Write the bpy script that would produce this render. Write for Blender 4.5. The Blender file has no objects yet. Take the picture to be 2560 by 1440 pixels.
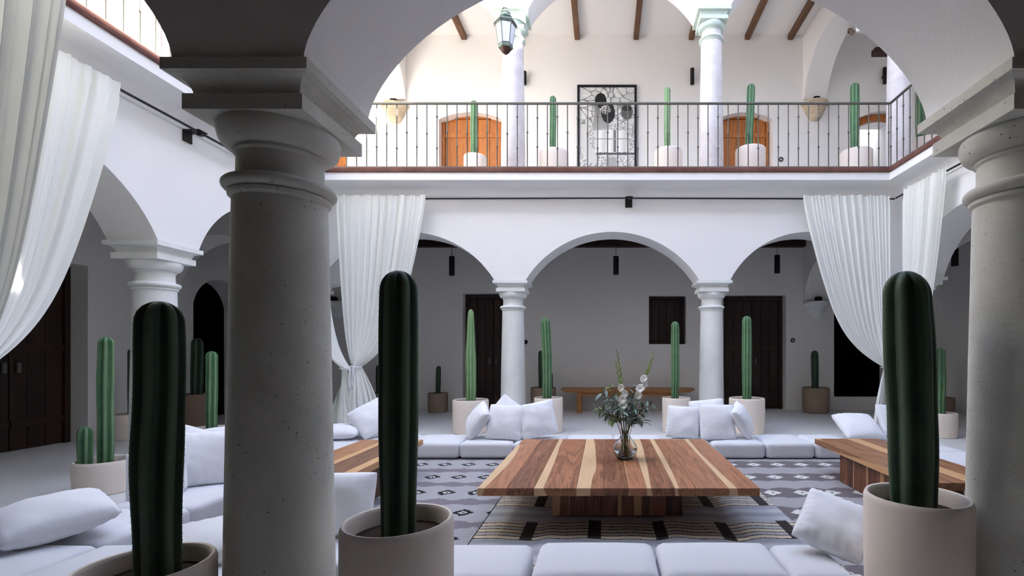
import bpy, math, random
import numpy as np
from mathutils import Vector, Matrix, Euler, noise as mnoise

random.seed(7)
R = math.radians
PI = math.pi
SC = bpy.context.scene
COL = SC.collection

# ------------------------------------------------------------------ camera
cam_d = bpy.data.cameras.new('camera')
cam = bpy.data.objects.new('camera', cam_d)
COL.objects.link(cam)
SC.camera = cam
EYE = 1.25
FPX, VX, VY = 1215.0, 1510.0, 880.0          # focal length and vanishing point of the photograph (2560 x 1440)
cam.location = (0, 0, EYE)
cam.rotation_euler = (R(90), 0, 0)
cam_d.sensor_fit = 'HORIZONTAL'
cam_d.sensor_width = 36.0
cam_d.lens = FPX / 2560 * 36.0
cam_d.shift_x = (1280 - VX) / 2560
cam_d.shift_y = (VY - 720) / 2560
cam_d.clip_start = 0.05
cam_d.clip_end = 300

# ------------------------------------------------------------------ light
world = bpy.data.worlds.new('sky')
SC.world = world
world.use_nodes = True
wn, wl = world.node_tree.nodes, world.node_tree.links
wn.clear()
w_out = wn.new('ShaderNodeOutputWorld')
w_bg = wn.new('ShaderNodeBackground')
w_sky = wn.new('ShaderNodeTexSky')
w_sky.sky_type = 'NISHITA'
w_sky.sun_disc = False
w_sky.sun_elevation = R(37)
w_sky.sun_rotation = R(97)
w_sky.air_density = 1.0
w_sky.dust_density = 2.2
w_sky.ozone_density = 1.0
w_mix = wn.new('ShaderNodeMix')
w_mix.data_type = 'RGBA'
w_mix.inputs[0].default_value = 0.88
w_mix.inputs[7].default_value = (2.75, 3.3, 4.8, 1)      # thin bright haze over the blue
wl.new(w_sky.outputs[0], w_mix.inputs[6])
wl.new(w_mix.outputs[2], w_bg.inputs[0])
wl.new(w_bg.outputs[0], w_out.inputs[0])
w_bg.inputs[1].default_value = 0.6

sun_d = bpy.data.lights.new('sun', 'SUN')
sun_d.energy = 43.0
sun_d.color = (1.0, 0.965, 0.91)
sun_d.angle = R(0.55)
sun = bpy.data.objects.new('sun', sun_d)
COL.objects.link(sun)
SUN_DIR = Vector((-1.0, 0.12, -0.75)).normalized()       # the way the light travels
sun.rotation_euler = SUN_DIR.to_track_quat('-Z', 'Y').to_euler()
sun.location = (12, -2, 14)

SC.view_settings.view_transform = 'Standard'
SC.view_settings.look = 'None'
SC.view_settings.exposure = 0.62
SC.view_settings.gamma = 1.0
SC.view_settings.use_curve_mapping = False
SC.cycles.max_bounces = 10
SC.cycles.diffuse_bounces = 7
SC.cycles.sample_clamp_indirect = 6.0

# ------------------------------------------------------------------ helpers
def px(x, Y):
    return (x - VX) * Y / FPX
def pz(y, Y):
    return EYE + (VY - y) * Y / FPX

def tag(o, label=None, cat=None, group=None, kind=None):
    if label: o['label'] = label
    if cat: o['category'] = cat
    if group: o['group'] = group
    if kind: o['kind'] = kind
    return o

def empty(name, loc=(0, 0, 0), rz=0.0, label=None, cat=None, group=None, kind=None):
    o = bpy.data.objects.new(name, None)
    o.empty_display_size = 0.1
    o.location = loc
    o.rotation_euler = (0, 0, rz)
    COL.objects.link(o)
    return tag(o, label, cat, group, kind)

def link_mesh(name, me, mat, parent=None, loc=None, rot=None, scale=None):
    o = bpy.data.objects.new(name, me)
    COL.objects.link(o)
    if mat is not None and not me.materials:
        me.materials.append(mat)
    if parent is not None:
        o.parent = parent
    if loc is not None: o.location = loc
    if rot is not None: o.rotation_euler = rot
    if scale is not None: o.scale = scale
    return o

class MB:
    """collects faces, then becomes one mesh object"""
    def __init__(self):
        self.v, self.f = [], []
    def add(self, vs, fs):
        n = len(self.v)
        self.v.extend([tuple(a) for a in vs])
        self.f.extend([tuple(i + n for i in f) for f in fs])
        return self
    def box(self, x0, x1, y0, y1, z0, z1):
        vs = [(x0, y0, z0), (x1, y0, z0), (x1, y1, z0), (x0, y1, z0), (x0, y0, z1), (x1, y0, z1), (x1, y1, z1), (x0, y1, z1)]
        fs = [(0, 3, 2, 1), (4, 5, 6, 7), (0, 1, 5, 4), (1, 2, 6, 5), (2, 3, 7, 6), (3, 0, 4, 7)]
        return self.add(vs, fs)
    def chamfer_box(self, x0, x1, y0, y1, z0, z1, b):
        pts = []
        for (a0, a1, c0, c1, z) in ((x0 + b, x1 - b, y0 + b, y1 - b, z0), (x0, x1, y0, y1, z0 + b), (x0, x1, y0, y1, z1 - b), (x0 + b, x1 - b, y0 + b, y1 - b, z1)):
            pts.append([(a0 + b, c0, z), (a1 - b, c0, z), (a1, c0 + b, z), (a1, c1 - b, z), (a1 - b, c1, z), (a0 + b, c1, z), (a0, c1 - b, z), (a0, c0 + b, z)])
        return self.rings(pts, True, True)
    def rings(self, rs, cap0=False, cap1=False, closed=True):
        n = len(rs[0])
        vs = [p for r in rs for p in r]
        fs = []
        for i in range(len(rs) - 1):
            for j in range(n if closed else n - 1):
                k = (j + 1) % n
                fs.append((i * n + j, i * n + k, (i + 1) * n + k, (i + 1) * n + j))
        if cap0: fs.append(tuple(range(n - 1, -1, -1)))
        if cap1: fs.append(tuple((len(rs) - 1) * n + j for j in range(n)))
        return self.add(vs, fs)
    def lathe(self, prof, seg=32, c=(0, 0, 0), cap0=True, cap1=True, a0=0.0, a1=2 * PI):
        full = abs(a1 - a0 - 2 * PI) < 1e-6
        m = seg if full else seg + 1
        rs = []
        for r, z in prof:
            rs.append([(c[0] + r * math.cos(a0 + (a1 - a0) * j / seg), c[1] + r * math.sin(a0 + (a1 - a0) * j / seg), c[2] + z) for j in range(m)])
        return self.rings(rs, cap0, cap1, closed=full)
    def tube(self, pts, rad, seg=8):
        pts = [Vector(p) for p in pts]
        rs = []
        up = Vector((0, 0, 1))
        for i, p in enumerate(pts):
            d = (pts[min(i + 1, len(pts) - 1)] - pts[max(i - 1, 0)]).normalized()
            ref = up if abs(d.dot(up)) < 0.95 else Vector((1, 0, 0))
            a = d.cross(ref).normalized()
            b = a.cross(d)
            rr = rad[i] if isinstance(rad, (list, tuple)) else rad
            rs.append([p + (a * math.cos(2 * PI * j / seg) + b * math.sin(2 * PI * j / seg)) * rr for j in range(seg)])
        return self.rings(rs, True, True)
    def mesh(self, name, smooth=None):
        me = bpy.data.meshes.new(name)
        me.from_pydata(self.v, [], self.f)
        me.validate()
        import bmesh
        bm = bmesh.new()
        bm.from_mesh(me)
        bmesh.ops.recalc_face_normals(bm, faces=bm.faces)
        bm.to_mesh(me)
        bm.free()
        if smooth is not None:
            me.polygons.foreach_set('use_smooth', [True] * len(me.polygons))
            if smooth < 179:
                me.set_sharp_from_angle(angle=R(smooth))
        me.update()
        return me
    def build(self, name, mat, parent=None, smooth=None, loc=None, rot=None):
        return link_mesh(name, self.mesh(name, smooth), mat, parent, loc, rot)

# ------------------------------------------------------------------ materials
def srgb(r, g, b):
    def f(c):
        c = c / 255.0
        return c / 12.92 if c <= 0.04045 else ((c + 0.055) / 1.055) ** 2.4
    return (f(r), f(g), f(b), 1.0)

class Mat:
    def __init__(self, name):
        self.m = bpy.data.materials.new(name)
        self.m.use_nodes = True
        self.n, self.l = self.m.node_tree.nodes, self.m.node_tree.links
        self.p = self.n['Principled BSDF']
    def node(self, t, **kw):
        nd = self.n.new(t)
        for k, v in kw.items():
            if isinstance(k, str) and hasattr(nd, k): setattr(nd, k, v)
        return nd
    def coords(self, which='Object', scale=(1, 1, 1)):
        tc = self.node('ShaderNodeTexCoord')
        mp = self.node('ShaderNodeMapping')
        mp.inputs['Scale'].default_value = scale
        self.l.new(tc.outputs[which], mp.inputs['Vector'])
        return mp.outputs['Vector']
    def world_coords(self, scale=(1, 1, 1)):
        g = self.node('ShaderNodeNewGeometry')
        mp = self.node('ShaderNodeMapping')
        mp.inputs['Scale'].default_value = scale
        self.l.new(g.outputs['Position'], mp.inputs['Vector'])
        return mp.outputs['Vector']
    def noise(self, vec, scale, detail=4, rough=0.55, dist=0.0):
        n = self.node('ShaderNodeTexNoise')
        n.inputs['Scale'].default_value = scale
        n.inputs['Detail'].default_value = detail
        n.inputs['Roughness'].default_value = rough
        n.inputs['Distortion'].default_value = dist
        if vec is not None: self.l.new(vec, n.inputs['Vector'])
        return n.outputs['Fac']
    def ramp(self, fac, stops):
        r = self.node('ShaderNodeValToRGB')
        el = r.color_ramp.elements
        while len(el) < len(stops): el.new(0.5)
        for e, (p, c) in zip(el, stops):
            e.position = p
            e.color = c if len(c) == 4 else (*c, 1)
        self.l.new(fac, r.inputs['Fac'])
        return r.outputs['Color']
    def mix(self, fac, a, b, mode='MIX'):
        x = self.node('ShaderNodeMix')
        x.data_type = 'RGBA'
        x.blend_type = mode
        for sock, val in ((x.inputs[0], fac), (x.inputs[6], a), (x.inputs[7], b)):
            if hasattr(val, 'is_output'): self.l.new(val, sock)
            else: sock.default_value = val
        return x.outputs[2]
    def math(self, op, a, b=0.0, clamp=False):
        x = self.node('ShaderNodeMath')
        x.operation = op
        x.use_clamp = clamp
        for sock, val in ((x.inputs[0], a), (x.inputs[1], b)):
            if hasattr(val, 'is_output'): self.l.new(val, sock)
            else: sock.default_value = val
        return x.outputs[0]
    def color(self, c):
        if hasattr(c, 'is_output'): self.l.new(c, self.p.inputs['Base Color'])
        else: self.p.inputs['Base Color'].default_value = c
        return self
    def bump(self, fac, strength=0.3, dist=0.01):
        b = self.node('ShaderNodeBump')
        b.inputs['Strength'].default_value = strength
        b.inputs['Distance'].default_value = dist
        self.l.new(fac, b.inputs['Height'])
        self.l.new(b.outputs['Normal'], self.p.inputs['Normal'])
        return self
    def rough(self, r, spec=0.3):
        if hasattr(r, 'is_output'): self.l.new(r, self.p.inputs['Roughness'])
        else: self.p.inputs['Roughness'].default_value = r
        self.p.inputs['Specular IOR Level'].default_value = spec
        return self

def plaster(name, c1, c2, bump=0.25):
    M = Mat(name)
    v = M.world_coords()
    big = M.noise(v, 0.9, 5, 0.6)
    fine = M.noise(v, 55, 4, 0.6)
    M.color(M.mix(big, c1, c2)).rough(0.92, 0.12).bump(fine, bump, 0.006)
    return M.m

def stone(name, c1, c2, cpit, scale=1.0, pit=0.66):
    M = Mat(name)
    v = M.world_coords()
    a = M.noise(v, 2.2 * scale, 6, 0.65, 0.4)
    base = M.ramp(a, [(0.3, c1), (0.7, c2)])
    sp = M.noise(v, 26 * scale, 3, 0.7)
    fleck = M.ramp(sp, [(pit, (0, 0, 0)), (pit + 0.05, (1, 1, 1))])
    vo = M.node('ShaderNodeTexVoronoi')
    vo.inputs['Scale'].default_value = 26 * scale
    M.l.new(v, vo.inputs['Vector'])
    pits = M.ramp(vo.outputs['Distance'], [(0.07, (1, 1, 1)), (0.13, (0, 0, 0))])
    gate = M.ramp(M.noise(v, 5 * scale, 2), [(0.46, (0, 0, 0)), (0.54, (1, 1, 1))])
    pits = M.mix(1.0, pits, gate, 'MULTIPLY')
    c = M.mix(M.math('MULTIPLY', fleck, 0.3), base, cpit)
    c = M.mix(M.math('MULTIPLY', pits, 0.75), c, cpit)
    M.color(c).rough(0.85, 0.2)
    h = M.math('SUBTRACT', M.noise(v, 60, 4, 0.65), M.math('MULTIPLY', pits, 1.5))
    M.bump(h, 0.3, 0.006)
    return M.m

def wood(name, dark, mid, pale=None, grain=1.0, gloss=0.45, axis='Y', contrast=1.0):
    """board wood; a board's object property sap (0..1) says how much of its width is pale sapwood"""
    M = Mat(name)
    s = {'X': (0.35, 4, 4), 'Y': (4, 0.35, 4), 'Z': (4, 4, 0.35)}[axis]
    v = M.world_coords(s)
    oi = M.node('ShaderNodeObjectInfo')
    add = M.node('ShaderNodeVectorMath')
    add.operation = 'ADD'
    M.l.new(v, add.inputs[0])
    comb = M.node('ShaderNodeCombineXYZ')
    M.l.new(M.math('MULTIPLY', oi.outputs['Random'], 37.0), comb.inputs[0])
    M.l.new(M.math('MULTIPLY', oi.outputs['Random'], 11.0), comb.inputs[1])
    M.l.new(comb.outputs[0], add.inputs[1])
    v2 = add.outputs[0]
    big = M.noise(v2, 0.9 * grain, 4, 0.55, 1.4)
    rings = M.math('FRACT', M.math('MULTIPLY', big, 9.0))
    fine = M.noise(v2, 14 * grain, 5, 0.7, 0.3)
    tone = M.math('ADD', M.math('MULTIPLY', rings, 0.28), M.math('MULTIPLY', fine, 0.72))
    tone = M.math('ADD', tone, M.math('MULTIPLY', M.math('SUBTRACT', oi.outputs['Random'], 0.5), 0.42 * contrast))
    c = M.ramp(tone, [(0.22, dark), (0.72, mid)])
    if pale is not None:
        at = M.node('ShaderNodeAttribute', attribute_type='OBJECT', attribute_name='sap')
        at2 = M.node('ShaderNodeAttribute', attribute_type='OBJECT', attribute_name='across')
        tc = M.node('ShaderNodeTexCoord')
        sep = M.node('ShaderNodeSeparateXYZ')
        M.l.new(tc.outputs['Generated'], sep.inputs[0])
        u = sep.outputs[{'X': 1, 'Y': 0, 'Z': 0}[axis]]
        if axis == 'Z':
            mx = M.node('ShaderNodeMix'); mx.data_type = 'FLOAT'
            M.l.new(at2.outputs['Fac'], mx.inputs[0]); M.l.new(sep.outputs[0], mx.inputs[2]); M.l.new(sep.outputs[1], mx.inputs[3])
            u = mx.outputs[0]
        wob = M.math('MULTIPLY', M.math('SUBTRACT', M.noise(v2, 0.6, 2, 0.45, 0.8), 0.5), 1.9)
        uu = M.math('ADD', u, wob)
        edge = M.math('SUBTRACT', at.outputs['Fac'], uu)
        mask = M.ramp(M.math('ADD', edge, 0.5), [(0.485, (0, 0, 0)), (0.515, (1, 1, 1))])
        pc = M.mix(fine, pale, tuple(x * 0.72 for x in pale[:3]) + (1,))
        c = M.mix(mask, c, pc)
    M.color(c).rough(gloss, 0.4).bump(fine, 0.12, 0.003)
    return M.m

def flat(name, c, r=0.7, spec=0.3, metal=0.0, nz=None):
    M = Mat(name)
    if nz:
        v = M.world_coords()
        n = M.noise(v, nz[0], 5, 0.65)
        M.color(M.mix(n, c, nz[1]))
        M.bump(n, nz[2] if len(nz) > 2 else 0.1, 0.004)
    else:
        M.color(c)
    M.rough(r, spec)
    M.p.inputs['Metallic'].default_value = metal
    return M.m

MAT = {}
MAT['plaster'] = plaster('white_lime_plaster', srgb(240, 239, 238), srgb(245, 244, 243), 0.34)
MAT['gallery_plaster'] = plaster('gallery_plaster', srgb(233, 230, 226), srgb(239, 236, 232), 0.15)
MAT['bounce_cut'] = plaster('dark_bounce_cut_plaster', srgb(122, 108, 96), srgb(138, 123, 110), 0.15)  # made-up dark tone for an unseen wall, cuts bounce onto the near arcade
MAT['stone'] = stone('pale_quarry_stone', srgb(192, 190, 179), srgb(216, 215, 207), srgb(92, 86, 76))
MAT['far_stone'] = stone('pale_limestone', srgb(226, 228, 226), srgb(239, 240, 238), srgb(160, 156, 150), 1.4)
MAT['rose_stone'] = stone('rose_speckled_stone', srgb(196, 188, 186), srgb(222, 217, 216), srgb(150, 128, 120), 1.6, 0.6)
MAT['green_stone'] = stone('pale_green_stone', srgb(188, 203, 192), srgb(210, 222, 212), srgb(160, 172, 160), 1.6, 0.7)
MAT['sand_stone'] = stone('carved_sandstone', srgb(186, 168, 142), srgb(204, 188, 164), srgb(150, 130, 100), 2.6, 0.7)
MAT['red_edge'] = stone('red_edge_stone', srgb(98, 64, 56), srgb(128, 92, 84), srgb(84, 70, 66), 2.2, 0.52)
MAT['table_wood'] = wood('rosewood_boards', srgb(104, 64, 44), srgb(178, 122, 88), srgb(226, 190, 148), contrast=0.8)
MAT['leg_wood'] = wood('rosewood_upright_boards', srgb(60, 34, 22), srgb(128, 80, 54), srgb(196, 150, 106), axis='Z')
MAT['side_wood'] = wood('walnut_bench_boards', srgb(98, 62, 40), srgb(168, 118, 80), srgb(214, 168, 120))
MAT['oak'] = wood('oak_bench_wood', srgb(132, 88, 48), srgb(178, 126, 74), None, 1.0, 0.5, 'X', 0.4)
MAT['dark_door'] = wood('dark_stained_door_wood', srgb(22, 11, 7), srgb(54, 29, 18), None, 1.0, 0.55, 'Z', 0.5)
MAT['honey_door'] = wood('honey_door_wood', srgb(140, 76, 26), srgb(188, 116, 52), None, 1.0, 0.5, 'Z', 0.45)
MAT['beam'] = wood('old_beam_wood', srgb(70, 48, 34), srgb(128, 92, 66), None, 1.0, 0.7, 'Y', 0.4)
MAT['dark_beam'] = wood('dark_beam_wood', srgb(30, 17, 12), srgb(64, 38, 28), None, 1.0, 0.7, 'X', 0.4)
MAT['ceiling_wood'] = wood('dark_ceiling_boards', srgb(26, 18, 14), srgb(46, 33, 26), None, 1.0, 0.8, 'X', 0.4)
MAT['iron'] = flat('weathered_iron', srgb(74, 74, 68), 0.55, 0.4, 0.35, (30, srgb(108, 104, 94), 0.15))
MAT['dark_iron'] = flat('dark_iron', srgb(38, 36, 36), 0.5, 0.4, 0.5)
MAT['rod'] = flat('blackened_steel', srgb(52, 54, 56), 0.45, 0.4, 0.5)
MAT['black'] = flat('matt_black_metal', srgb(18, 17, 17), 0.55, 0.3)
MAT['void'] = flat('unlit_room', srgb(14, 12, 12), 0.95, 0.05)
MAT['pot'] = flat('bisque_ceramic', srgb(224, 210, 197), 0.8, 0.2, 0.0, (5, srgb(234, 222, 210), 0.06))
MAT['pot_dark'] = flat('umber_ceramic', srgb(138, 118, 100), 0.8, 0.2, 0.0, (5, srgb(152, 132, 114), 0.06))
MAT['soil'] = flat('dark_potting_soil', srgb(38, 27, 22), 0.95, 0.1, 0.0, (60, srgb(66, 54, 46), 0.8))
MAT['spine'] = flat('pale_spines', srgb(92, 92, 76), 0.8, 0.1)
MAT['stem'] = flat('green_stem', srgb(110, 140, 66), 0.6, 0.3)
MAT['bud'] = flat('flower_bud', srgb(150, 178, 96), 0.6, 0.3)
MAT['twig'] = flat('brown_twig', srgb(104, 76, 60), 0.7, 0.3)
MAT['petal'] = flat('white_petal', srgb(244, 244, 238), 0.7, 0.2)
MAT['verdigris'] = flat('verdigris_copper', srgb(120, 150, 140), 0.7, 0.3, 0.0, (18, srgb(86, 62, 50), 0.3))
MAT['brass_dark'] = flat('aged_copper', srgb(66, 42, 34), 0.5, 0.4, 0.4)
MAT['wire'] = flat('grey_cable', srgb(96, 96, 98), 0.6, 0.3)

def cactus_mat(name, c1, c2, crest):
    M = Mat(name)
    v = M.coords('Object')
    n = M.noise(v, 6, 5, 0.6)
    base = M.ramp(n, [(0.3, c1), (0.75, c2)])
    at = M.node('ShaderNodeAttribute', attribute_name='crest')
    cr = M.ramp(at.outputs['Fac'], [(0.72, (0, 0, 0)), (1.0, (1, 1, 1))])
    M.color(M.mix(M.math('MULTIPLY', cr, 0.6), base, crest)).rough(0.62, 0.3)
    M.bump(M.noise(v, 70, 3), 0.1, 0.003)
    return M.m
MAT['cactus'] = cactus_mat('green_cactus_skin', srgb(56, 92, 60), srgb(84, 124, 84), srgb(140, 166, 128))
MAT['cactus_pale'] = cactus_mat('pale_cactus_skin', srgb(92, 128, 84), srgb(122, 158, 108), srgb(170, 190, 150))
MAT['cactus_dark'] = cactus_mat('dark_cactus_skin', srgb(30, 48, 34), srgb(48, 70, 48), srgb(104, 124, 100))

def leaf_mat(name, c1, c2):
    M = Mat(name)
    oi = M.node('ShaderNodeObjectInfo')
    M.color(M.mix(oi.outputs['Random'], c1, c2)).rough(0.55, 0.3)
    return M.m
MAT['eucalyptus'] = leaf_mat('eucalyptus_leaf', srgb(62, 84, 68), srgb(134, 152, 142))
MAT['olive_leaf'] = leaf_mat('olive_green_leaf', srgb(70, 92, 46), srgb(126, 142, 84))

def fabric(name, c1, c2, sc=3.0, wr=0.35):
    M = Mat(name)
    v = M.coords('Object')
    n = M.noise(v, sc, 4, 0.6, 0.5)
    w = M.noise(v, 240, 2, 0.5)
    M.color(M.mix(n, c1, c2)).rough(0.95, 0.1)
    M.p.inputs['Sheen Weight'].default_value = 0.15
    h = M.math('ADD', M.math('MULTIPLY', M.noise(v, 7, 4, 0.55, 1.2), 1.0), M.math('MULTIPLY', w, 0.04))
    M.bump(h, wr, 0.02)
    return M.m
MAT['linen'] = fabric('white_cotton', srgb(232, 232, 235), srgb(239, 239, 241), 3.0, 0.10)
MAT['seat'] = fabric('white_canvas', srgb(216, 217, 221), srgb(224, 224, 227), 2.0, 0.12)

def curtain_mat():
    M = Mat('sheer_white_curtain')
    M.color(srgb(250, 250, 244)).rough(0.95, 0.05)
    tr = M.node('ShaderNodeBsdfTranslucent')
    tr.inputs['Color'].default_value = srgb(240, 240, 232)
    mx = M.node('ShaderNodeMixShader')
    mx.inputs[0].default_value = 0.25
    out = M.n['Material Output']
    M.l.new(M.p.outputs[0], mx.inputs[1])
    M.l.new(tr.outputs[0], mx.inputs[2])
    M.l.new(mx.outputs[0], out.inputs['Surface'])
    v = M.coords('Object')
    M.bump(M.noise(v, 30, 4), 0.06, 0.004)
    return M.m
MAT['curtain'] = curtain_mat()

def concrete():
    M = Mat('polished_concrete')
    v = M.world_coords()
    a = M.noise(v, 0.8, 6, 0.62, 0.4)
    b = M.noise(v, 7, 4, 0.6)
    c = M.mix(a, srgb(216, 215, 212), srgb(232, 231, 229))
    c = M.mix(M.math('MULTIPLY', b, 0.3), c, srgb(206, 205, 202))
    M.color(c).rough(M.math('ADD', M.math('MULTIPLY', a, 0.25), 0.32), 0.35).bump(b, 0.05, 0.003)
    return M.m
MAT['concrete'] = concrete()

def paint_mat(name, r=0.95, weave=0.0):
    M = Mat(name)
    at = M.node('ShaderNodeAttribute', attribute_name='paint')
    c = at.outputs['Color']
    if weave:
        v = M.world_coords()
        n = M.noise(v, 220, 3, 0.7)
        c = M.mix(M.math('MULTIPLY', n, weave), c, (0.02, 0.02, 0.02, 1))
        M.bump(n, 0.4, 0.004)
    M.color(c).rough(r, 0.1)
    return M.m
MAT['rug'] = paint_mat('woven_wool', 0.97, 0.35)
MAT['print'] = paint_mat('photographic_print', 0.6)

def glass(name, col=(1, 1, 1, 1), rough=0.0, ior=1.45):
    M = Mat(name)
    M.p.inputs['Base Color'].default_value = col
    M.p.inputs['Roughness'].default_value = rough
    M.p.inputs['IOR'].default_value = ior
    M.p.inputs['Transmission Weight'].default_value = 1.0
    return M.m
MAT['glass'] = glass('clear_glass', (0.96, 0.98, 0.97, 1))
MAT['water'] = glass('vase_water', (0.95, 0.97, 0.95, 1), 0, 1.33)
MAT['lantern_glass'] = flat('frosted_lantern_glass', srgb(214, 216, 224), 0.35, 0.4)
SC.cycles.caustics_reflective = False

# ------------------------------------------------------------------ dimensions
SPRING = 2.39            # top of the lower capitals
FLOOR2 = 4.05            # upper gallery floor
SPRING2 = 6.74
TOP = 8.35
TOP_RIGHT = 10.72        # the right wing stands higher and shades most of the court
FX0, FX1 = -4.56, 4.67   # courtyard faces of the side arcades
FY0, FY1 = 2.42, 7.71    # courtyard faces of the near and the far arcade
TH = 0.52
GX0, GX1 = -7.2, 7.3     # outer walls of the galleries
GY0, GY1 = -0.6, 10.5
RISE = 0.79

# ------------------------------------------------------------------ arcades
def arch_profile(u, a, b, spring, rise, oval=0.0):
    c, h = (a + b) / 2, (b - a) / 2
    rr = (h * h + rise * rise) / (2 * rise)
    t = max(rr * rr - (u - c) ** 2, 0)
    seg = rise - rr + math.sqrt(t)
    ell = rise * 0.94 * math.sqrt(max(1 - ((u - c) / h) ** 2, 0))
    return spring + seg * (1 - oval) + ell * oval

def arcade(mb, u0, u1, v0, v1, openings, spring, top, axis, rise=RISE, n=40, oval=0.0):
    """a wall from spring to top with segmental arches; axis says along which world axis u runs"""
    us = [u0]
    low = {}
    for a, b in openings:
        for i in range(n + 1):
            u = a + (b - a) * (0.5 - 0.5 * math.cos(PI * i / n))
            us.append(u)
            low[round(u, 6)] = arch_profile(u, a, b, spring, rise, oval) if 0 < i < n else spring
    us.append(u1)
    us = sorted(set(round(u, 6) for u in us))
    rings = []
    for u in us:
        zl = low.get(u, spring)
        ring = [(u, v0, zl), (u, v1, zl), (u, v1, top), (u, v0, top)]
        if axis == 'Y':
            ring = [(p[1], p[0], p[2]) for p in ring]
        rings.append(ring)
    mb.rings(rings, True, True)

OPEN_FRONT = [(-4.55, -1.69), (-1.175, 1.605), (2.115, 4.66)]
OPEN_BACK = [(-4.50, -1.74), (-1.245, 1.515), (2.005, 4.50)]
OPEN_LEFT = [(2.45, 4.97), (5.47, 7.68)]
OPEN_RIGHT = [(2.45, 4.50), (5.00, 7.42)]

def struct(name, mb, mat, label, cat, smooth=None):
    o = mb.build(name, mat, None, smooth)
    return tag(o, label, cat, kind='structure')

for lev, (sp, tp) in enumerate(((SPRING, 3.99), (SPRING2, TOP))):
    where = ('on the ground floor', 'on the upper floor')[lev]
    mb = MB(); arcade(mb, FX0 - TH, FX1 + TH, FY0 - TH, FY0, OPEN_FRONT, sp, tp, 'X', 0.82 if lev == 0 else RISE, 48, 0.55)
    struct('wall_front' if lev == 0 else 'wall_front_upper', mb, MAT['plaster'], f'white arcade wall nearest the viewer {where}', 'wall', 30)
    mb = MB(); arcade(mb, FX0 - TH, FX1 + TH, FY1, FY1 + TH, OPEN_BACK, sp, tp, 'X', 0.767)
    struct('wall_back' if lev == 0 else 'wall_back_upper', mb, MAT['plaster'], f'white arched arcade wall across the courtyard {where}', 'wall', 30)
    mb = MB(); arcade(mb, FY0, FY1, FX0 - TH, FX0, OPEN_LEFT, sp, tp, 'Y', 0.77)
    struct('wall_left' if lev == 0 else 'wall_left_upper', mb, MAT['plaster'], f'white arcade wall along the left of the courtyard {where}', 'wall', 30)
    mb = MB(); arcade(mb, FY0, FY1, FX1, FX1 + TH, OPEN_RIGHT, sp, tp if lev == 0 else TOP_RIGHT, 'Y', 0.80)
    struct('wall_right' if lev == 0 else 'wall_right_upper', mb, MAT['plaster'], f'white arcade wall along the right of the courtyard {where}', 'wall', 30)

# cornice with cove, then the red edge strip of the upper floor
def loop_sweep(mb, prof):
    rings = []
    for p, z in prof:
        rings.append([(FX0 + p, FY0 + p, z), (FX1 - p, FY0 + p, z), (FX1 - p, FY1 - p, z), (FX0 + p, FY1 - p, z)])
    rings.append(rings[0])
    mb.rings(rings)
prof = [(-0.05, 3.665), (0.025, 3.665), (0.025, 3.70), (0.045, 3.705)]
for i in range(9):
    t = i / 8 * PI / 2
    prof.append((0.05 + 0.265 * (1 - math.cos(t)), 3.71 + 0.15 * math.sin(t)))
prof += [(0.335, 3.862), (0.335, 3.975), (-0.05, 3.975)]
mb = MB(); loop_sweep(mb, prof)
struct('trim_1', mb, MAT['plaster'], 'white coved cornice under the upper balcony', 'cornice', 35)
mb = MB(); loop_sweep(mb, [(-0.05, 3.976), (0.355, 3.976), (0.36, 3.985), (0.36, 4.04), (0.35, 4.05), (-0.05, 4.05)])
struct('trim_2', mb, MAT['red_edge'], 'reddish stone edge strip of the balcony floor', 'trim', 30)

# ------------------------------------------------------------------ floors, ceilings, outer walls
def ring_slab(mb, x0, x1, y0, y1, a0, a1, b0, b1, z0, z1):
    """rectangle x0..x1,y0..y1 with the hole a0..a1,b0..b1"""
    mb.box(x0, x1, y0, b0, z0, z1)
    mb.box(x0, x1, b1, y1, z0, z1)
    mb.box(x0, a0, b0, b1, z0, z1)
    mb.box(a1, x1, b0, b1, z0, z1)

DX0, DX1, DY0, DY1 = -4.38, 4.52, 2.2, 7.02      # the drain slot round the courtyard
mb = MB(); ring_slab(mb, GX0 - 0.5, GX1 + 0.5, GY0 - 0.3, GY1 + 0.5, DX0, DX1, 1.0, DY1, -0.12, 0.0)
struct('floor', mb, MAT['concrete'], 'grey polished concrete floor of the galleries', 'floor')
mb = MB(); mb.box(DX0 + 0.028, DX1 - 0.028, 1.0, DY1 - 0.028, -0.12, 0.0)
struct('floor_courtyard', mb, MAT['concrete'], 'grey polished concrete floor of the courtyard inside the drain slot', 'floor')
mb = MB(); mb.box(GX0, GX1, GY0, GY1, -0.16, -0.1201)
struct('floor_slot', mb, MAT['void'], 'dark bottom of the narrow drain slot', 'floor')

# lower ceiling (dark boards), slab of the upper floor
mb = MB(); ring_slab(mb, GX0 - 0.3, GX1 + 0.3, GY0 - 0.3, GY1 + 0.3, FX0 - TH, FX1 + TH, FY0 - TH, FY1 + TH, 3.78, 3.80)
ceil_low = struct('ceiling', mb, MAT['ceiling_wood'], 'dark wooden ceiling of the ground floor galleries', 'ceiling')
mb = MB(); ring_slab(mb, GX0 - 0.3, GX1 + 0.3, GY0 - 0.3, GY1 + 0.3, FX0 + 0.02, FX1 - 0.02, FY0 + 0.02, FY1 - 0.02, 3.81, FLOOR2 - 0.001)
struct('floor_upper', mb, MAT['concrete'], 'pale floor of the upper gallery', 'floor')
mb = MB(); ring_slab(mb, GX0 - 0.3, GX1 + 0.3, GY0 - 0.3, GY1 + 0.3, FX0 - TH, FX1 + TH, FY0 - TH, FY1 + TH, 8.10, 8.30)
ceil_up = struct('ceiling_upper', mb, MAT['gallery_plaster'], 'white ceiling of the upper gallery', 'ceiling')

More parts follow.
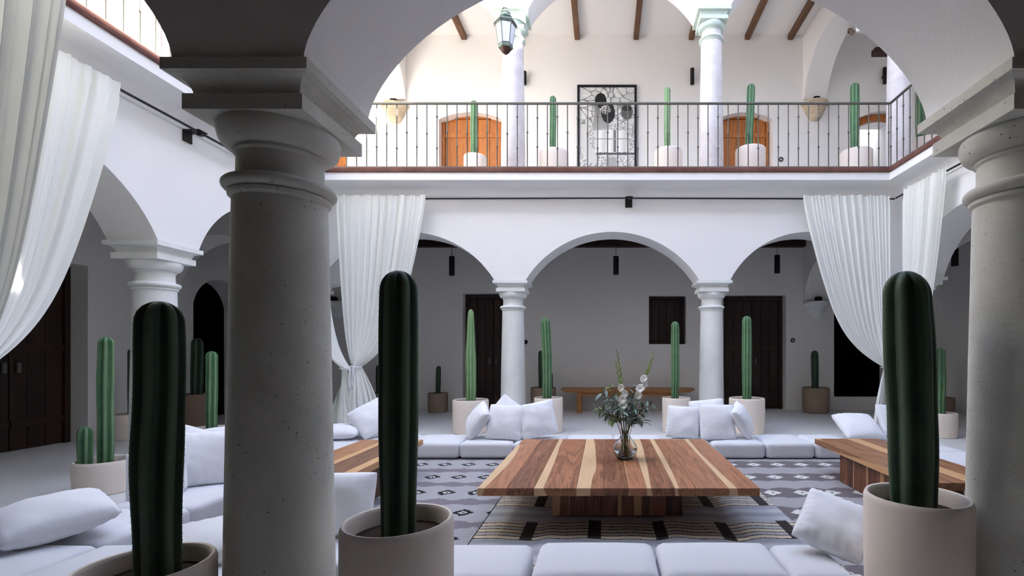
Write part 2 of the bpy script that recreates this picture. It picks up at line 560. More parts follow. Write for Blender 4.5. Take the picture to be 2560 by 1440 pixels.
def wall_grid(mb, u0, u1, z0, z1, v_face, v_back, holes, axis):
    us = sorted(set([u0, u1] + [h[0] for h in holes] + [h[1] for h in holes]))
    zs = sorted(set([z0, z1] + [h[2] for h in holes] + [h[3] for h in holes]))
    def solid(i, j):
        if i < 0 or j < 0 or i >= len(us) - 1 or j >= len(zs) - 1: return False
        uc, zc = (us[i] + us[i + 1]) / 2, (zs[j] + zs[j + 1]) / 2
        return not any(h[0] < uc < h[1] and h[2] < zc < h[3] for h in holes)
    def P(u, v, z):
        return (u, v, z) if axis == 'X' else (v, u, z)
    for i in range(len(us) - 1):
        for j in range(len(zs) - 1):
            if not solid(i, j): continue
            a, b, c, d = us[i], us[i + 1], zs[j], zs[j + 1]
            for v in (v_face, v_back):
                mb.add([P(a, v, c), P(b, v, c), P(b, v, d), P(a, v, d)], [(0, 1, 2, 3)])
            if not solid(i - 1, j): mb.add([P(a, v_face, c), P(a, v_back, c), P(a, v_back, d), P(a, v_face, d)], [(0, 1, 2, 3)])
            if not solid(i + 1, j): mb.add([P(b, v_face, c), P(b, v_back, c), P(b, v_back, d), P(b, v_face, d)], [(0, 1, 2, 3)])
            if not solid(i, j - 1): mb.add([P(a, v_face, c), P(a, v_back, c), P(b, v_back, c), P(b, v_face, c)], [(0, 1, 2, 3)])
            if not solid(i, j + 1): mb.add([P(a, v_face, d), P(a, v_back, d), P(b, v_back, d), P(b, v_face, d)], [(0, 1, 2, 3)])

WD = 0.26     # depth of the door recesses
# ground floor
mb = MB()
wall_grid(mb, GX0 - 0.3, GX1 + 0.3, 0, 3.8, GY1, GY1 + 0.4,
          [(-3.05, -1.83, 0, 2.52), (2.58, 3.93, 0, 2.48), (0.97, 1.78, 1.42, 2.47), (4.97, 6.02, 0.28, 2.4)], 'X')
struct('wall_gallery_back', mb, MAT['gallery_plaster'], 'white inner wall of the gallery across the courtyard', 'wall')
mb = MB()
wall_grid(mb, GY0 - 0.3, GY1, 0, 3.8, GX0, GX0 - 0.4, [(5.40, 6.78, 0, 2.45), (8.52, 9.72, 0, 2.6)], 'Y')
struct('wall_gallery_left', mb, MAT['gallery_plaster'], 'white inner wall of the dim left gallery', 'wall')
mb = MB()
wall_grid(mb, GY0 - 0.3, GY1, 0, 3.8, GX1, GX1 + 0.4, [(7.35, 8.75, 0, 2.5)], 'Y')
struct('wall_gallery_right', mb, MAT['gallery_plaster'], 'white inner wall of the dim right gallery', 'wall')
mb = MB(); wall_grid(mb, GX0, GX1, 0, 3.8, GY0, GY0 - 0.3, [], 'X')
struct('wall_gallery_front', mb, MAT['bounce_cut'], 'unseen gallery wall behind the viewer, coloured dark to cut bounce light', 'wall')
# upper floor
mb = MB()
UH = [(-3.57, -2.20, FLOOR2, 6.43), (2.45, 3.64, FLOOR2, 6.43), (-6.55, -5.56, FLOOR2, 6.3), (5.50, 6.65, FLOOR2, 6.46)]
wall_grid(mb, GX0 - 0.3, GX1 + 0.3, FLOOR2, 8.2, GY1, GY1 + 0.4, UH, 'X')
for a, b, c, d in UH:   # the shallow arched heads of the openings
    arcade(mb, a, b, GY1, GY1 + 0.4, [(a + 0.001, b - 0.001)], d - 0.15, d + 0.001, 'X', 0.15, 16)
struct('wall_gallery_back_upper', mb, MAT['gallery_plaster'], 'white wall of the upper gallery across the courtyard', 'wall')
for nm, a, args in (('wall_gallery_left_upper', 'left', (GY0 - 0.3, GY1, FLOOR2, 8.2, GX0, GX0 - 0.3, [(3.2, 4.3, FLOOR2, 6.4)], 'Y')),
                    ('wall_gallery_right_upper', 'right', (GY0 - 0.3, GY1, FLOOR2, 8.2, GX1, GX1 + 0.3, [], 'Y'))):
    mb = MB(); wall_grid(mb, *args)
    struct(nm, mb, MAT['gallery_plaster'], f'white wall of the upper gallery on the {a}', 'wall')
mb = MB(); wall_grid(mb, GX0, GX1, FLOOR2, 8.2, GY0, GY0 - 0.3, [], 'X')
struct('wall_gallery_front_upper', mb, MAT['gallery_plaster'], 'upper gallery wall behind the viewer', 'wall')

# transverse arches at the gallery corners
def cross_arch(name, axis, u0, u1, v0, v1, spring, top, rise, label, mat):
    mb = MB()
    c = (u1 - u0) * 0.02
    arcade(mb, u0, u1, v0, v1, [(u0 + c, u1 - c)], spring, top, axis, rise)
    struct(name, mb, mat, label, 'arch', 30)
for lev, (sp, tp, w) in enumerate(((2.36, 3.79, 'lower'), (6.69, 8.1, 'upper'))):
    for s, xa, xb in (('left', -4.76, -4.27), ('right', 4.30, 4.79)):
        cross_arch(f'trim_{3 + lev * 4 + (s == "right")}', 'Y', FY1 + TH, GY1, xa, xb, sp, tp, 0.86, f'white transverse arch of the {w} back gallery beside the {s} corner', MAT['gallery_plaster'])
    cross_arch(f'trim_{5 + lev * 4}', 'X', GX0, FX0 - TH, FY1, FY1 + 0.5, sp, tp, 0.75, f'white transverse arch across the {w} left gallery', MAT['gallery_plaster'])
    cross_arch(f'trim_{6 + lev * 4}', 'X', FX1 + TH, GX1, FY1, FY1 + 0.5, sp, tp, 0.75, f'white transverse arch across the {w} right gallery', MAT['gallery_plaster'])

# beams
def beam(parent, x0, x1, y0, y1, z0, z1, mat):
    return MB().chamfer_box(x0, x1, y0, y1, z0, z1, 0.008).build('beam', mat, parent)
for p in (1160, 1301, 1443, 1590, 1728, 1868):
    x = px(p, GY1)
    beam(ceil_up, x - 0.055, x + 0.055, FY1 + TH, GY1 - 0.002, 7.985, 8.10, MAT['beam'])
for x in (-4.05, 4.02):
    beam(ceil_up, x - 0.055, x + 0.055, FY1 + TH, GY1 - 0.002, 7.985, 8.10, MAT['beam'])
for y in (2.9, 4.1, 5.3, 6.5):
    beam(ceil_up, GX0 + 0.002, FX0 - TH, y - 0.055, y + 0.055, 7.985, 8.10, MAT['beam'])
    beam(ceil_up, FX1 + TH, GX1 - 0.002, y - 0.055, y + 0.055, 7.985, 8.10, MAT['beam'])
beam(ceil_up, 5.33, GX1 - 0.002, GY1 - 0.95, GY1 - 0.80, 7.13, 7.25, MAT['dark_beam'])
beam(ceil_low, -4.27, 4.30, GY1 - 0.16, GY1 - 0.002, 3.50, 3.70, MAT['dark_beam'])
for i in range(11):
    x = -3.9 + i * 0.78
    beam(ceil_low, x - 0.06, x + 0.06, FY1 + TH, GY1 - 0.16, 3.62, 3.78, MAT['dark_beam'])
for i in range(7):
    y = 2.7 + i * 0.75
    beam(ceil_low, GX0 + 0.002, FX0 - TH, y - 0.06, y + 0.06, 3.62, 3.78, MAT['dark_beam'])
    beam(ceil_low, FX1 + TH, GX1 - 0.002, y - 0.06, y + 0.06, 3.62, 3.78, MAT['dark_beam'])

# bright stair court behind the upper right doorway, dark rooms behind the lower openings
mb = MB()
mb.box(5.2, 7.0, 13.0, 13.2, 3.6, 9.8); mb.box(7.0, 7.2, GY1 + 0.4, 13.2, 3.6, 9.8); mb.box(5.0, 5.2, GY1 + 0.4, 13.2, 3.6, 9.8); mb.box(5.2, 7.0, GY1 + 0.4, GY1 + 0.55, 6.47, 9.8); mb.box(5.2, 7.0, GY1 + 0.55, 12.35, 6.9, 7.1)  # unseen roof slab and raised wall tops added to hold back sky light
mb.box(5.2, 7.0, GY1 + 0.4, 13.0, 3.9, FLOOR2)
struct('wall_stair_court', mb, MAT['plaster'], 'bright white walls seen through the upper right doorway, with an added unseen roof', 'wall')
mb = MB()
mb.add([(5.25, 11.5, FLOOR2), (6.9, 11.5, FLOOR2), (6.9, 11.5, 5.65), (5.25, 11.5, FLOOR2 + 0.02), (5.25, 11.62, FLOOR2), (6.9, 11.62, FLOOR2), (6.9, 11.62, 5.65), (5.25, 11.62, FLOOR2 + 0.02)],
       [(0, 1, 2, 3), (7, 6, 5, 4), (3, 2, 6, 7), (1, 5, 6, 2), (0, 4, 5, 1), (0, 3, 7, 4)])
struct('trim_11', mb, MAT['concrete'], 'grey sloping stair flank seen through the upper right doorway', 'stair')
mb = MB()
def niche(mb, x0, x1, y0, y1, z0, z1, axis):
    """a dark room behind an opening, open towards the gallery"""
    if axis == 'X':
        q = [[(x0, y1, z0), (x1, y1, z0), (x1, y1, z1), (x0, y1, z1)], [(x0, y0, z0), (x0, y1, z0), (x0, y1, z1), (x0, y0, z1)], [(x1, y0, z0), (x1, y1, z0), (x1, y1, z1), (x1, y0, z1)],
             [(x0, y0, z1), (x1, y0, z1), (x1, y1, z1), (x0, y1, z1)], [(x0, y0, z0), (x1, y0, z0), (x1, y1, z0), (x0, y1, z0)]]
    else:
        q = [[(x1, y0, z0), (x1, y1, z0), (x1, y1, z1), (x1, y0, z1)], [(x0, y0, z0), (x1, y0, z0), (x1, y0, z1), (x0, y0, z1)], [(x0, y1, z0), (x1, y1, z0), (x1, y1, z1), (x0, y1, z1)],
             [(x0, y0, z1), (x1, y0, z1), (x1, y1, z1), (x0, y1, z1)], [(x0, y0, z0), (x1, y0, z0), (x1, y1, z0), (x0, y1, z0)]]
    for f in q: mb.add(f, [(0, 1, 2, 3)])
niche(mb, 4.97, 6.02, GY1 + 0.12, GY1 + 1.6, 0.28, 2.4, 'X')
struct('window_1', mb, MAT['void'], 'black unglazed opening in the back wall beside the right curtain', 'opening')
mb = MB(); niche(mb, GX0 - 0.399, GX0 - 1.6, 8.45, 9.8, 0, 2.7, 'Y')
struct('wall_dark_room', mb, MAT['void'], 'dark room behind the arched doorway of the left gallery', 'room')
mb = MB(); arcade(mb, 8.52, 9.72, GX0 - 0.4, GX0, [(8.521, 9.719)], 2.10, 2.601, 'Y', 0.5, 20)
struct('trim_12', mb, MAT['gallery_plaster'], 'arched head of the dark doorway in the left gallery', 'arch', 30)

# ------------------------------------------------------------------ doors
def door(name, w, h, mat, n_boards, label, loc, rz=0.0, two=True, rails=(0.12, 0.52), arch=0.0):
    root = empty(name, loc, rz, label, 'door', kind='structure')
    fw = 0.07
    f = MB()
    f.box(-w / 2, -w / 2 + fw, -0.03, 0.05, 0, h); f.box(w / 2 - fw, w / 2, -0.03, 0.05, 0, h); f.box(-w / 2 + fw, w / 2 - fw, -0.03, 0.05, h - fw, h)
    f.build('door_frame', mat, root)
    x0, x1 = -w / 2 + fw + 0.004, w / 2 - fw - 0.004
    bw = (x1 - x0) / n_boards
    for i in range(n_boards):
        gap = 0.012 if (two and i == n_boards // 2) else 0.003
        MB().chamfer_box(x0 + i * bw + gap, x0 + (i + 1) * bw - 0.003, 0.0, 0.045, 0.01, h - fw - 0.006, 0.006).build('plank', mat, root)
    MB().box(-w / 2 - 0.04, w / 2 + 0.04, 0.05, 0.07, 0, h + 0.05).build('light_stop_board', mat, root)  # added behind the planks to stop outside light leaking through
    for r in rails:
        m = MB()
        if two:
            m.box(x0, -0.012, -0.018, 0.0, h * r, h * r + 0.09); m.box(0.012, x1, -0.018, 0.0, h * r, h * r + 0.09)
        else:
            m.box(x0, x1, -0.018, 0.0, h * r, h * r + 0.09)
        m.build('cross_rail', mat, root)
    for s in ((-1, 1) if two else (1,)):
        MB().chamfer_box(s * 0.075 - 0.022, s * 0.075 + 0.022, -0.05, -0.018, 0.98, 1.12, 0.008).build('handle', MAT['iron'], root)
    return root
YD = GY1 + WD - 0.05
door('door_1', 1.20, 2.50, MAT['dark_door'], 6, 'dark double door behind the left column of the back arcade', (-2.44, YD, 0))
door('door_2', 1.33, 2.46, MAT['dark_door'], 6, 'dark double door behind the right column of the back arcade', (3.255, YD, 0))
door('door_3', 1.36, 2.43, MAT['dark_door'], 6, 'dark double door in the left gallery behind the twin cactus', (GX0 - WD, 6.09, 0), R(90))
door('door_4', 1.36, 2.40, MAT['honey_door'], 5, 'honey wood door of the upper gallery left of the framed print', (-2.885, YD, FLOOR2), 0, False, (0.3, 0.8))
door('door_5', 1.18, 2.40, MAT['honey_door'], 5, 'honey wood door of the upper gallery right of the framed print', (3.045, YD, FLOOR2), 0, True, (0.3, 0.8))
door('door_6', 0.98, 2.24, MAT['honey_door'], 4, 'honey wood door at the far left end of the upper gallery', (-6.055, YD, FLOOR2), 0, False, (0.3, 0.8))
door('door_7', 1.38, 2.48, MAT['dark_door'], 6, 'dark door in the dim right gallery', (GX1 + WD, 8.05, 0), R(-90))
lt = MB(); arcade(lt, 5.50, 6.65, GY1 + 0.10, GY1 + 0.24, [(5.54, 6.61)], 6.16, 6.42, 'X', 0.17, 16)
tag(lt.build('trim_13', MAT['honey_door']), 'honey wood arched lintel over the upper right doorway', 'lintel', kind='structure')

wroot = empty('window_2', (1.375, GY1 + 0.22, 1.42), 0, 'dark wooden shuttered window in the back wall of the ground floor', 'window', kind='structure')
f = MB(); f.box(-0.40, -0.34, -0.03, 0.05, 0, 1.05); f.box(0.34, 0.40, -0.03, 0.05, 0, 1.05); f.box(-0.34, 0.34, -0.03, 0.05, 0.99, 1.05); f.box(-0.34, 0.34, -0.03, 0.05, 0, 0.05)
f.build('window_frame', MAT['dark_door'], wroot)
MB().box(-0.42, 0.42, 0.05, 0.07, -0.01, 1.06).build('light_stop_board', MAT['dark_door'], wroot)  # added light stop behind the shutter boards
for i in range(4):
    MB().chamfer_box(-0.335 + i * 0.168, -0.335 + i * 0.168 + 0.163, 0.0, 0.035, 0.055, 0.985, 0.005).build('shutter_board', MAT['dark_door'], wroot)

# ------------------------------------------------------------------ columns
def column(loc, height, s, label, group, mats, base=False, wide=1.0):
    shaft_m, cap_m = mats
    root = empty('stone_column', loc, 0, label, 'column', group)
    h = height
    ab = 0.284 * s * wide
    k = s
    m = MB()
    steps = [(ab, h - 0.045 * k, h), (ab - 0.018 * k, h - 0.065 * k, h - 0.045 * k)]
    m.box(-ab, ab, -ab, ab, h - 0.045 * k, h)
    def sq(r, z): return [(-r, -r, z), (r, -r, z), (r, r, z), (-r, r, z)]
    rings = [sq(ab - 0.012 * k, h - 0.045 * k)]
    for i in range(7):
        t = i / 6 * PI / 2
        rings.append(sq(ab - 0.02 * k - 0.052 * k * math.sin(t), h - 0.05 * k - 0.065 * k * (1 - math.cos(t))))
    rings.append(sq(ab - 0.072 * k, h - 0.118 * k))
    m.rings(rings, False, True)
    m.box(-(ab - 0.046 * k), ab - 0.046 * k, -(ab - 0.046 * k), ab - 0.046 * k, h - 0.178 * k, h - 0.116 * k)
    m.build('abacus', cap_m, root, 30)
    m = MB()
    pr = [(0.228 * k, h - 0.177 * k)]
    for i in range(11):
        t = i / 10 * PI * 0.5
        pr.append((0.172 * k + 0.062 * k * math.cos(t) ** 0.8 if i < 10 else 0.172 * k, h - 0.19 * k - 0.085 * k * math.sin(t)))
    pr += [(0.176 * k, h - 0.28 * k), (0.176 * k, h - 0.29 * k), (0.165 * k, h - 0.298 * k)]
    m.lathe(pr, 48)
    m.build('capital', cap_m, root, 40)
    m = MB(); m.lathe([(0.165 * k, h - 0.296 * k), (0.166 * k, h - 0.37 * k), (0.172 * k, h - 0.402 * k)], 48)
    m.build('neck', shaft_m, root, 40)
    m = MB()
    pr = [(0.172 * k, h - 0.398 * k)]
    for i in range(9):
        t = -PI / 2 + PI * i / 8
        pr.append((0.186 * k + 0.032 * k * math.cos(t), h - 0.428 * k - 0.026 * k * math.sin(t)))
    pr += [(0.196 * k, h - 0.462 * k), (0.194 * k, h - 0.475 * k), (0.181 * k, h - 0.486 * k)]
    m.lathe(pr, 48)
    m.build('collar', cap_m if base else shaft_m, root, 40)
    m = MB()
    z_top = h - 0.484 * k
    zb = 0.16 if base else 0.06
    prof = [(0.212 * k - (0.212 - 0.18) * k * ((i / 8) ** 1.25), zb + (z_top - zb) * i / 8) for i in range(9)]
    m.lathe(prof, 48)
    m.build('shaft', shaft_m, root, 40)
    m = MB()
    if base:
        m.box(-0.25 * k, 0.25 * k, -0.25 * k, 0.25 * k, 0, 0.06)
        m.lathe([(0.235 * k, 0.06), (0.25 * k, 0.08), (0.235 * k, 0.11), (0.222 * k, 0.13), (0.214 * k, 0.165)], 48)
    else:
        m.lathe([(0.225 * k, 0), (0.228 * k, 0.03), (0.22 * k, 0.06), (0.212 * k, 0.07)], 48)
    m.build('base', shaft_m, root, 40)
    return root

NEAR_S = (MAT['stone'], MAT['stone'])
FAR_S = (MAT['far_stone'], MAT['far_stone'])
UP_S = (MAT['rose_stone'], MAT['green_stone'])
cn, cf, cs, cu = 'columns of the near arcade', 'columns of the back arcade', 'columns of the side arcades', 'columns of the upper gallery'
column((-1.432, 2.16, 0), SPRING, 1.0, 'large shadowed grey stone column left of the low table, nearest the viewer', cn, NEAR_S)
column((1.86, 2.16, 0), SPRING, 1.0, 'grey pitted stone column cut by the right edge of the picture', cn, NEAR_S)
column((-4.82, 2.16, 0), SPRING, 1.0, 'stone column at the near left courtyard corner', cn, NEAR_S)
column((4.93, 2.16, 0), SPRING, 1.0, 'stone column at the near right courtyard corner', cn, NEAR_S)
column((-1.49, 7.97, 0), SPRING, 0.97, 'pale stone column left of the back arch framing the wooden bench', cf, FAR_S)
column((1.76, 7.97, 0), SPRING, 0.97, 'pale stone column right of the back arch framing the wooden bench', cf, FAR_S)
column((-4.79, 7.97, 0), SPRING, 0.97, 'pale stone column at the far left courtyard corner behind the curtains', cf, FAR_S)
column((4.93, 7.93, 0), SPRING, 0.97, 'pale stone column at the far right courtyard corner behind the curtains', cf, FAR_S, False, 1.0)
column((-4.82, 5.22, 0), SPRING, 1.0, 'pale stone column of the left arcade behind the dark cactus', cs, FAR_S)
column((4.93, 4.75, 0), SPRING, 1.0, 'pale stone column of the right arcade', cs, FAR_S)
H2 = SPRING2 - FLOOR2
column((-1.49, 7.97, FLOOR2), H2, 0.93, 'speckled upper column with green capital beside the hanging lantern', cu, UP_S, True)
column((1.76, 7.97, FLOOR2), H2, 0.93, 'speckled upper column with green capital right of the framed print', cu, UP_S, True)
column((-4.75, 7.97, FLOOR2), H2, 0.93, 'speckled upper column at the far left balcony corner', cu, UP_S, True)
column((4.84, 7.97, FLOOR2), H2, 0.93, 'speckled upper column at the right balcony corner', cu, UP_S, True)
column((-4.82, 5.22, FLOOR2), H2, 0.93, 'sunlit upper column of the left balcony', cu, UP_S, True)
column((4.93, 4.75, FLOOR2), H2, 0.93, 'upper column midway along the right balcony', cu, UP_S, True)
column((-1.432, 2.16, FLOOR2), H2, 0.93, 'upper column above the large near left column', cu, UP_S, True)
column((1.86, 2.16, FLOOR2), H2, 0.93, 'upper column above the near right column', cu, UP_S, True)
column((-4.82, 2.16, FLOOR2), H2, 0.93, 'upper column at the near left balcony corner', cu, UP_S, True)
column((4.93, 2.16, FLOOR2), H2, 0.93, 'upper column at the near right balcony corner', cu, UP_S, True)
# corner abutment under the right arch
m = MB(); m.box(FX1 - 0.02, FX1 + TH + 0.02, 7.36, 7.66, 2.345, 2.39); m.box(FX1 + 0.02, FX1 + TH - 0.02, 7.42, 7.66, 2.28, 2.345); m.box(FX1 + 0.06, FX1 + TH - 0.06, 7.5, 7.66, 2.21, 2.28)
tag(m.build('springer_stone', MAT['far_stone']), 'stepped pale springer stone under the right arcade arch by the curtain', 'corbel')

# ------------------------------------------------------------------ balcony railings
BAR = []
for kn in ((0.52,), (0.30, 0.74), (0.50,), (0.28, 0.76)):
    m = MB()
    pr = [(0.0085, 0.0)]
    for k_ in sorted(kn):
        pr += [(0.0085, k_ - 0.018), (0.0145, k_ - 0.010), (0.016, k_), (0.0145, k_ + 0.010), (0.0085, k_ + 0.018)]
    pr.append((0.0085, 0.95))
    m.lathe(pr, 8)
    BAR.append(m.mesh('baluster', 60))
    BAR[-1].materials.append(MAT['iron'])
def railing(p0, p1, label, phase=0):
    p0, p1 = Vector(p0), Vector(p1)
    L = (p1 - p0).length
    ang = math.atan2(p1.y - p0.y, p1.x - p0.x)
    root = empty('balcony_railing', p0, ang, label, 'railing', 'iron balcony railings')
    MB().chamfer_box(0, L, -0.018, 0.018, 0.965, 0.992, 0.004).build('handrail', MAT['iron'], root)
    MB().chamfer_box(0, L, -0.018, 0.018, 0.0, 0.018, 0.004).build('bottom_rail', MAT['iron'], root)
    n = int(round(L / 0.153))
    for i in range(n + 1):
        o = bpy.data.objects.new('baluster', BAR[(i + phase) % 4])
        COL.objects.link(o)
        o.parent = root
        o.location = (0.02 + (L - 0.04) * i / n, 0, 0.018)
IN = 0.32
railing((FX0 + IN, FY1 - IN, FLOOR2), (FX1 - IN, FY1 - IN, FLOOR2), 'long iron balcony railing across the courtyard in front of the framed print')
railing((FX1 - IN, FY1 - IN, FLOOR2), (FX1 - IN, FY0 + IN, FLOOR2), 'iron balcony railing along the right side of the courtyard', 1)
railing((FX0 + IN, FY0 + IN, FLOOR2), (FX0 + IN, FY1 - IN, FLOOR2), 'sunlit iron balcony railing along the left side of the courtyard', 2)
railing((FX1 - IN, FY0 + IN, FLOOR2), (FX0 + IN, FY0 + IN, FLOOR2), 'iron balcony railing above the viewer', 3)

# ------------------------------------------------------------------ curtain rods and curtains
ROD_Z = 3.63
def rod(p0, p1, brackets, out, label):
    """out: unit vector from the rod to its wall"""
    root = empty('curtain_rod', (0, 0, 0), 0, label, 'curtain rod', 'curtain rods below the cornice')
    MB().tube([p0, ((p0[0] + p1[0]) / 2, (p0[1] + p1[1]) / 2, p0[2] + 0.012), p1], 0.013, 10).build('rod', MAT['rod'], root, 60)
    for b in brackets:
        q = Vector(p0).lerp(Vector(p1), b)
        w = Vector(out)
        m = MB()
        c1 = q + w * 0.13
        side = Vector((-w.y, w.x, 0))
        def slab(a, b_, hw, z0, z1):
            vs = [a - side * hw, a + side * hw, b_ + side * hw, b_ - side * hw]
            vs = [(v.x, v.y, z0) for v in vs] + [(v.x, v.y, z1) for v in vs]
            m.add(vs, [(0, 3, 2, 1), (4, 5, 6, 7), (0, 1, 5, 4), (1, 2, 6, 5), (2, 3, 7, 6), (3, 0, 4, 7)])
        slab(q - w * 0.03, q + w * 0.15, 0.055, ROD_Z + 0.02, ROD_Z + 0.032)
        slab(q + w * 0.138, q + w * 0.155, 0.055, ROD_Z - 0.09, ROD_Z + 0.02)
        slab(q - w * 0.02, q + w * 0.03, 0.02, ROD_Z - 0.02, ROD_Z + 0.02)
        m.build('bracket', MAT['dark_iron'], root)
    return root
RO = 0.155
rod((FX0 + 0.2, FY1 - RO, ROD_Z), (FX1 - 0.15, FY1 - RO, ROD_Z), (0.535,), (0, 1, 0), 'dark steel curtain rod across the back arcade')
rod((FX0 + RO, FY0 + 0.2, ROD_Z), (FX0 + RO, FY1 - 0.2, ROD_Z), (0.55,), (-1, 0, 0), 'dark steel curtain rod along the left arcade')
rod((FX1 - RO, FY0 + 0.2, ROD_Z), (FX1 - RO, FY1 - 0.2, ROD_Z), (0.45,), (1, 0, 0), 'dark steel curtain rod along the right arcade')
rod((FX0 + 0.2, FY0 + RO, ROD_Z), (FX1 - 0.2, FY0 + RO, ROD_Z), (0.5,), (0, -1, 0), 'dark steel curtain rod on the courtyard side of the near arcade')

def curtain(t0, t1, tie, label, folds=11, seed=0, spread=0.55, nu=180, nv=80, ctrl=0.28, floor_dir=None):
    """hangs from rod points t0..t1 and is drawn together at tie"""
    rnd = random.Random(seed)
    t0, t1, tie = Vector(t0), Vector(t1), Vector(tie)
    d = (t1 - t0).normalized()
    nrm = Vector((-d.y, d.x, 0))
    fd = Vector(floor_dir).normalized() if floor_dir else d
    fn = Vector((-fd.y, fd.x, 0))
    ctr = Vector((0.05, 5.06, 0)) - (t0 + t1) / 2
    inward = nrm if nrm.dot(ctr) > 0 else -nrm
    ph = [rnd.uniform(0, 6.28) for _ in range(6)]
    V = []
    n1 = int(nv * 0.68)
    for j in range(nv + 1):
        for i in range(nu + 1):
            u = i / nu
            top = t0.lerp(t1, u)
            fold = math.sin(folds * 2 * PI * u + ph[0] + 1.6 * math.sin(5 * u + ph[1])) * (0.7 + 0.5 * math.sin(9 * u + ph[3])) + 0.5 * math.sin(folds * 4.7 * PI * u + ph[2])
            if j <= n1:
                t = j / n1
                k = tie + d * (u - 0.5) * 0.14 + nrm * (0.045 * math.cos(2 * PI * u))
                g = 0.60 * t ** 1.2 + 0.40 * t ** 8
                p = Vector((top.x + (k.x - top.x) * g, top.y + (k.y - top.y) * g, top.z + (k.z - top.z) * t))
                p = p + inward * 0.045 * (1 - t)
                amp = 0.022 * (1 - t) ** 0.7 + 0.010
                if t < 0.05: amp *= 0.6
                p = p + nrm * fold * amp
                p = p + d * 0.010 * math.sin(folds * 2.6 * PI * u + ph[3]) * (1 - t)
                if j == 0: p.z += 0.04 + 0.010 * math.sin(folds * 5 * u + ph[4])
                elif t < 0.04: p.z += 0.016
            else:
                t = (j - n1) / (nv - n1)
                k = tie + d * (u - 0.5) * 0.14 + nrm * (0.045 * math.cos(2 * PI * u))
                b = Vector((tie.x, tie.y, 0.012)) + fd * (u - 0.5) * spread + fn * 0.13 * math.cos(2 * PI * u + 0.4)
                e = 1 - (1 - t) ** 1.7
                p = Vector((k.x + (b.x - k.x) * e, k.y + (b.y - k.y) * e, k.z + (b.z - k.z) * t))
                p = p + fn * fold * 0.028 * min(1, t * 2.2) + fd * 0.012 * math.sin(folds * 2 * PI * u + ph[5]) * t
            V.append(tuple(p))
    F = []
    w = nu + 1
    for j in range(nv):
        for i in range(nu):
            F.append((j * w + i, j * w + i + 1, (j + 1) * w + i + 1, (j + 1) * w + i))
    root = empty('curtain', (t0.x, t0.y, 0), 0, label, 'curtain', 'white tied curtains')
    me = bpy.data.meshes.new('drape')
    me.from_pydata([(v[0] - t0.x, v[1] - t0.y, v[2]) for v in V], [], F)
    me.polygons.foreach_set('use_smooth', [True] * len(me.polygons))
    link_mesh('drape', me, MAT['curtain'], root)
    # tie band with a small bow and two hanging ends
    m = MB()
    q = tie - Vector((t0.x, t0.y, 0))
    pts = []
    for i in range(25):
        a = 2 * PI * i / 24
        pts.append(q + d * 0.085 * math.cos(a) + nrm * 0.062 * math.sin(a) + Vector((0, 0, 0.006 * math.sin(3 * a))))
    m.tube(pts, 0.009, 6)
    front = -1 if nrm.y > 0 else 1
    for s in (-1, 1):
        b0 = q + nrm * front * 0.075
        m.tube([b0, b0 + d * s * 0.03 + Vector((0, 0, -0.02)), b0 + d * s * 0.016 + Vector((0, 0, -0.05)), b0], 0.008, 6)
        m.tube([b0, b0 + d * s * 0.014 + Vector((0, 0, -0.14)), b0 + d * s * 0.02 + Vector((0, 0, -0.28))], [0.009, 0.008, 0.010], 6)
    m.build('tie', MAT['linen'], root, 60)
    return root

YR, XL, XR = FY1 - RO, FX0 + RO, FX1 - RO
curtain((-4.13, YR, ROD_Z), (-2.77, YR, ROD_Z), (-3.70, 7.24, 1.03), 'white curtain on the back rod left of the arches, tied with a bow', 10, 1, 0.72)
curtain((XL, 7.48, ROD_Z), (XL, 6.3, ROD_Z), (-3.80, 7.12, 1.01), 'white curtain on the left rod beside the back corner, half behind the large column', 10, 2, 0.5, floor_dir=(1, 0.3, 0))
curtain((4.40, YR, ROD_Z), (3.07, YR, ROD_Z), (4.24, 7.28, 1.02), 'white curtain on the back rod at the right corner behind the near cactus', 10, 3)
curtain((XR, 7.25, ROD_Z), (XR, 6.34, ROD_Z), (4.36, 7.16, 1.02), 'white curtain on the right rod, dappled with light', 9, 4, 0.4, floor_dir=(1, 0.3, 0))
curtain((XL, 2.85, ROD_Z), (XL, 4.36, ROD_Z), (-4.05, 2.95, 1.0), 'white curtain on the left rod sweeping down to the left edge', 11, 5, 0.5, ctrl=0.35)
curtain((-4.2, FY0 + RO, ROD_Z), (-2.84, FY0 + RO, ROD_Z), (-3.9, 2.82, 1.0), 'large near white curtain at the top left corner of the picture', 10, 6, 0.5, ctrl=0.35)

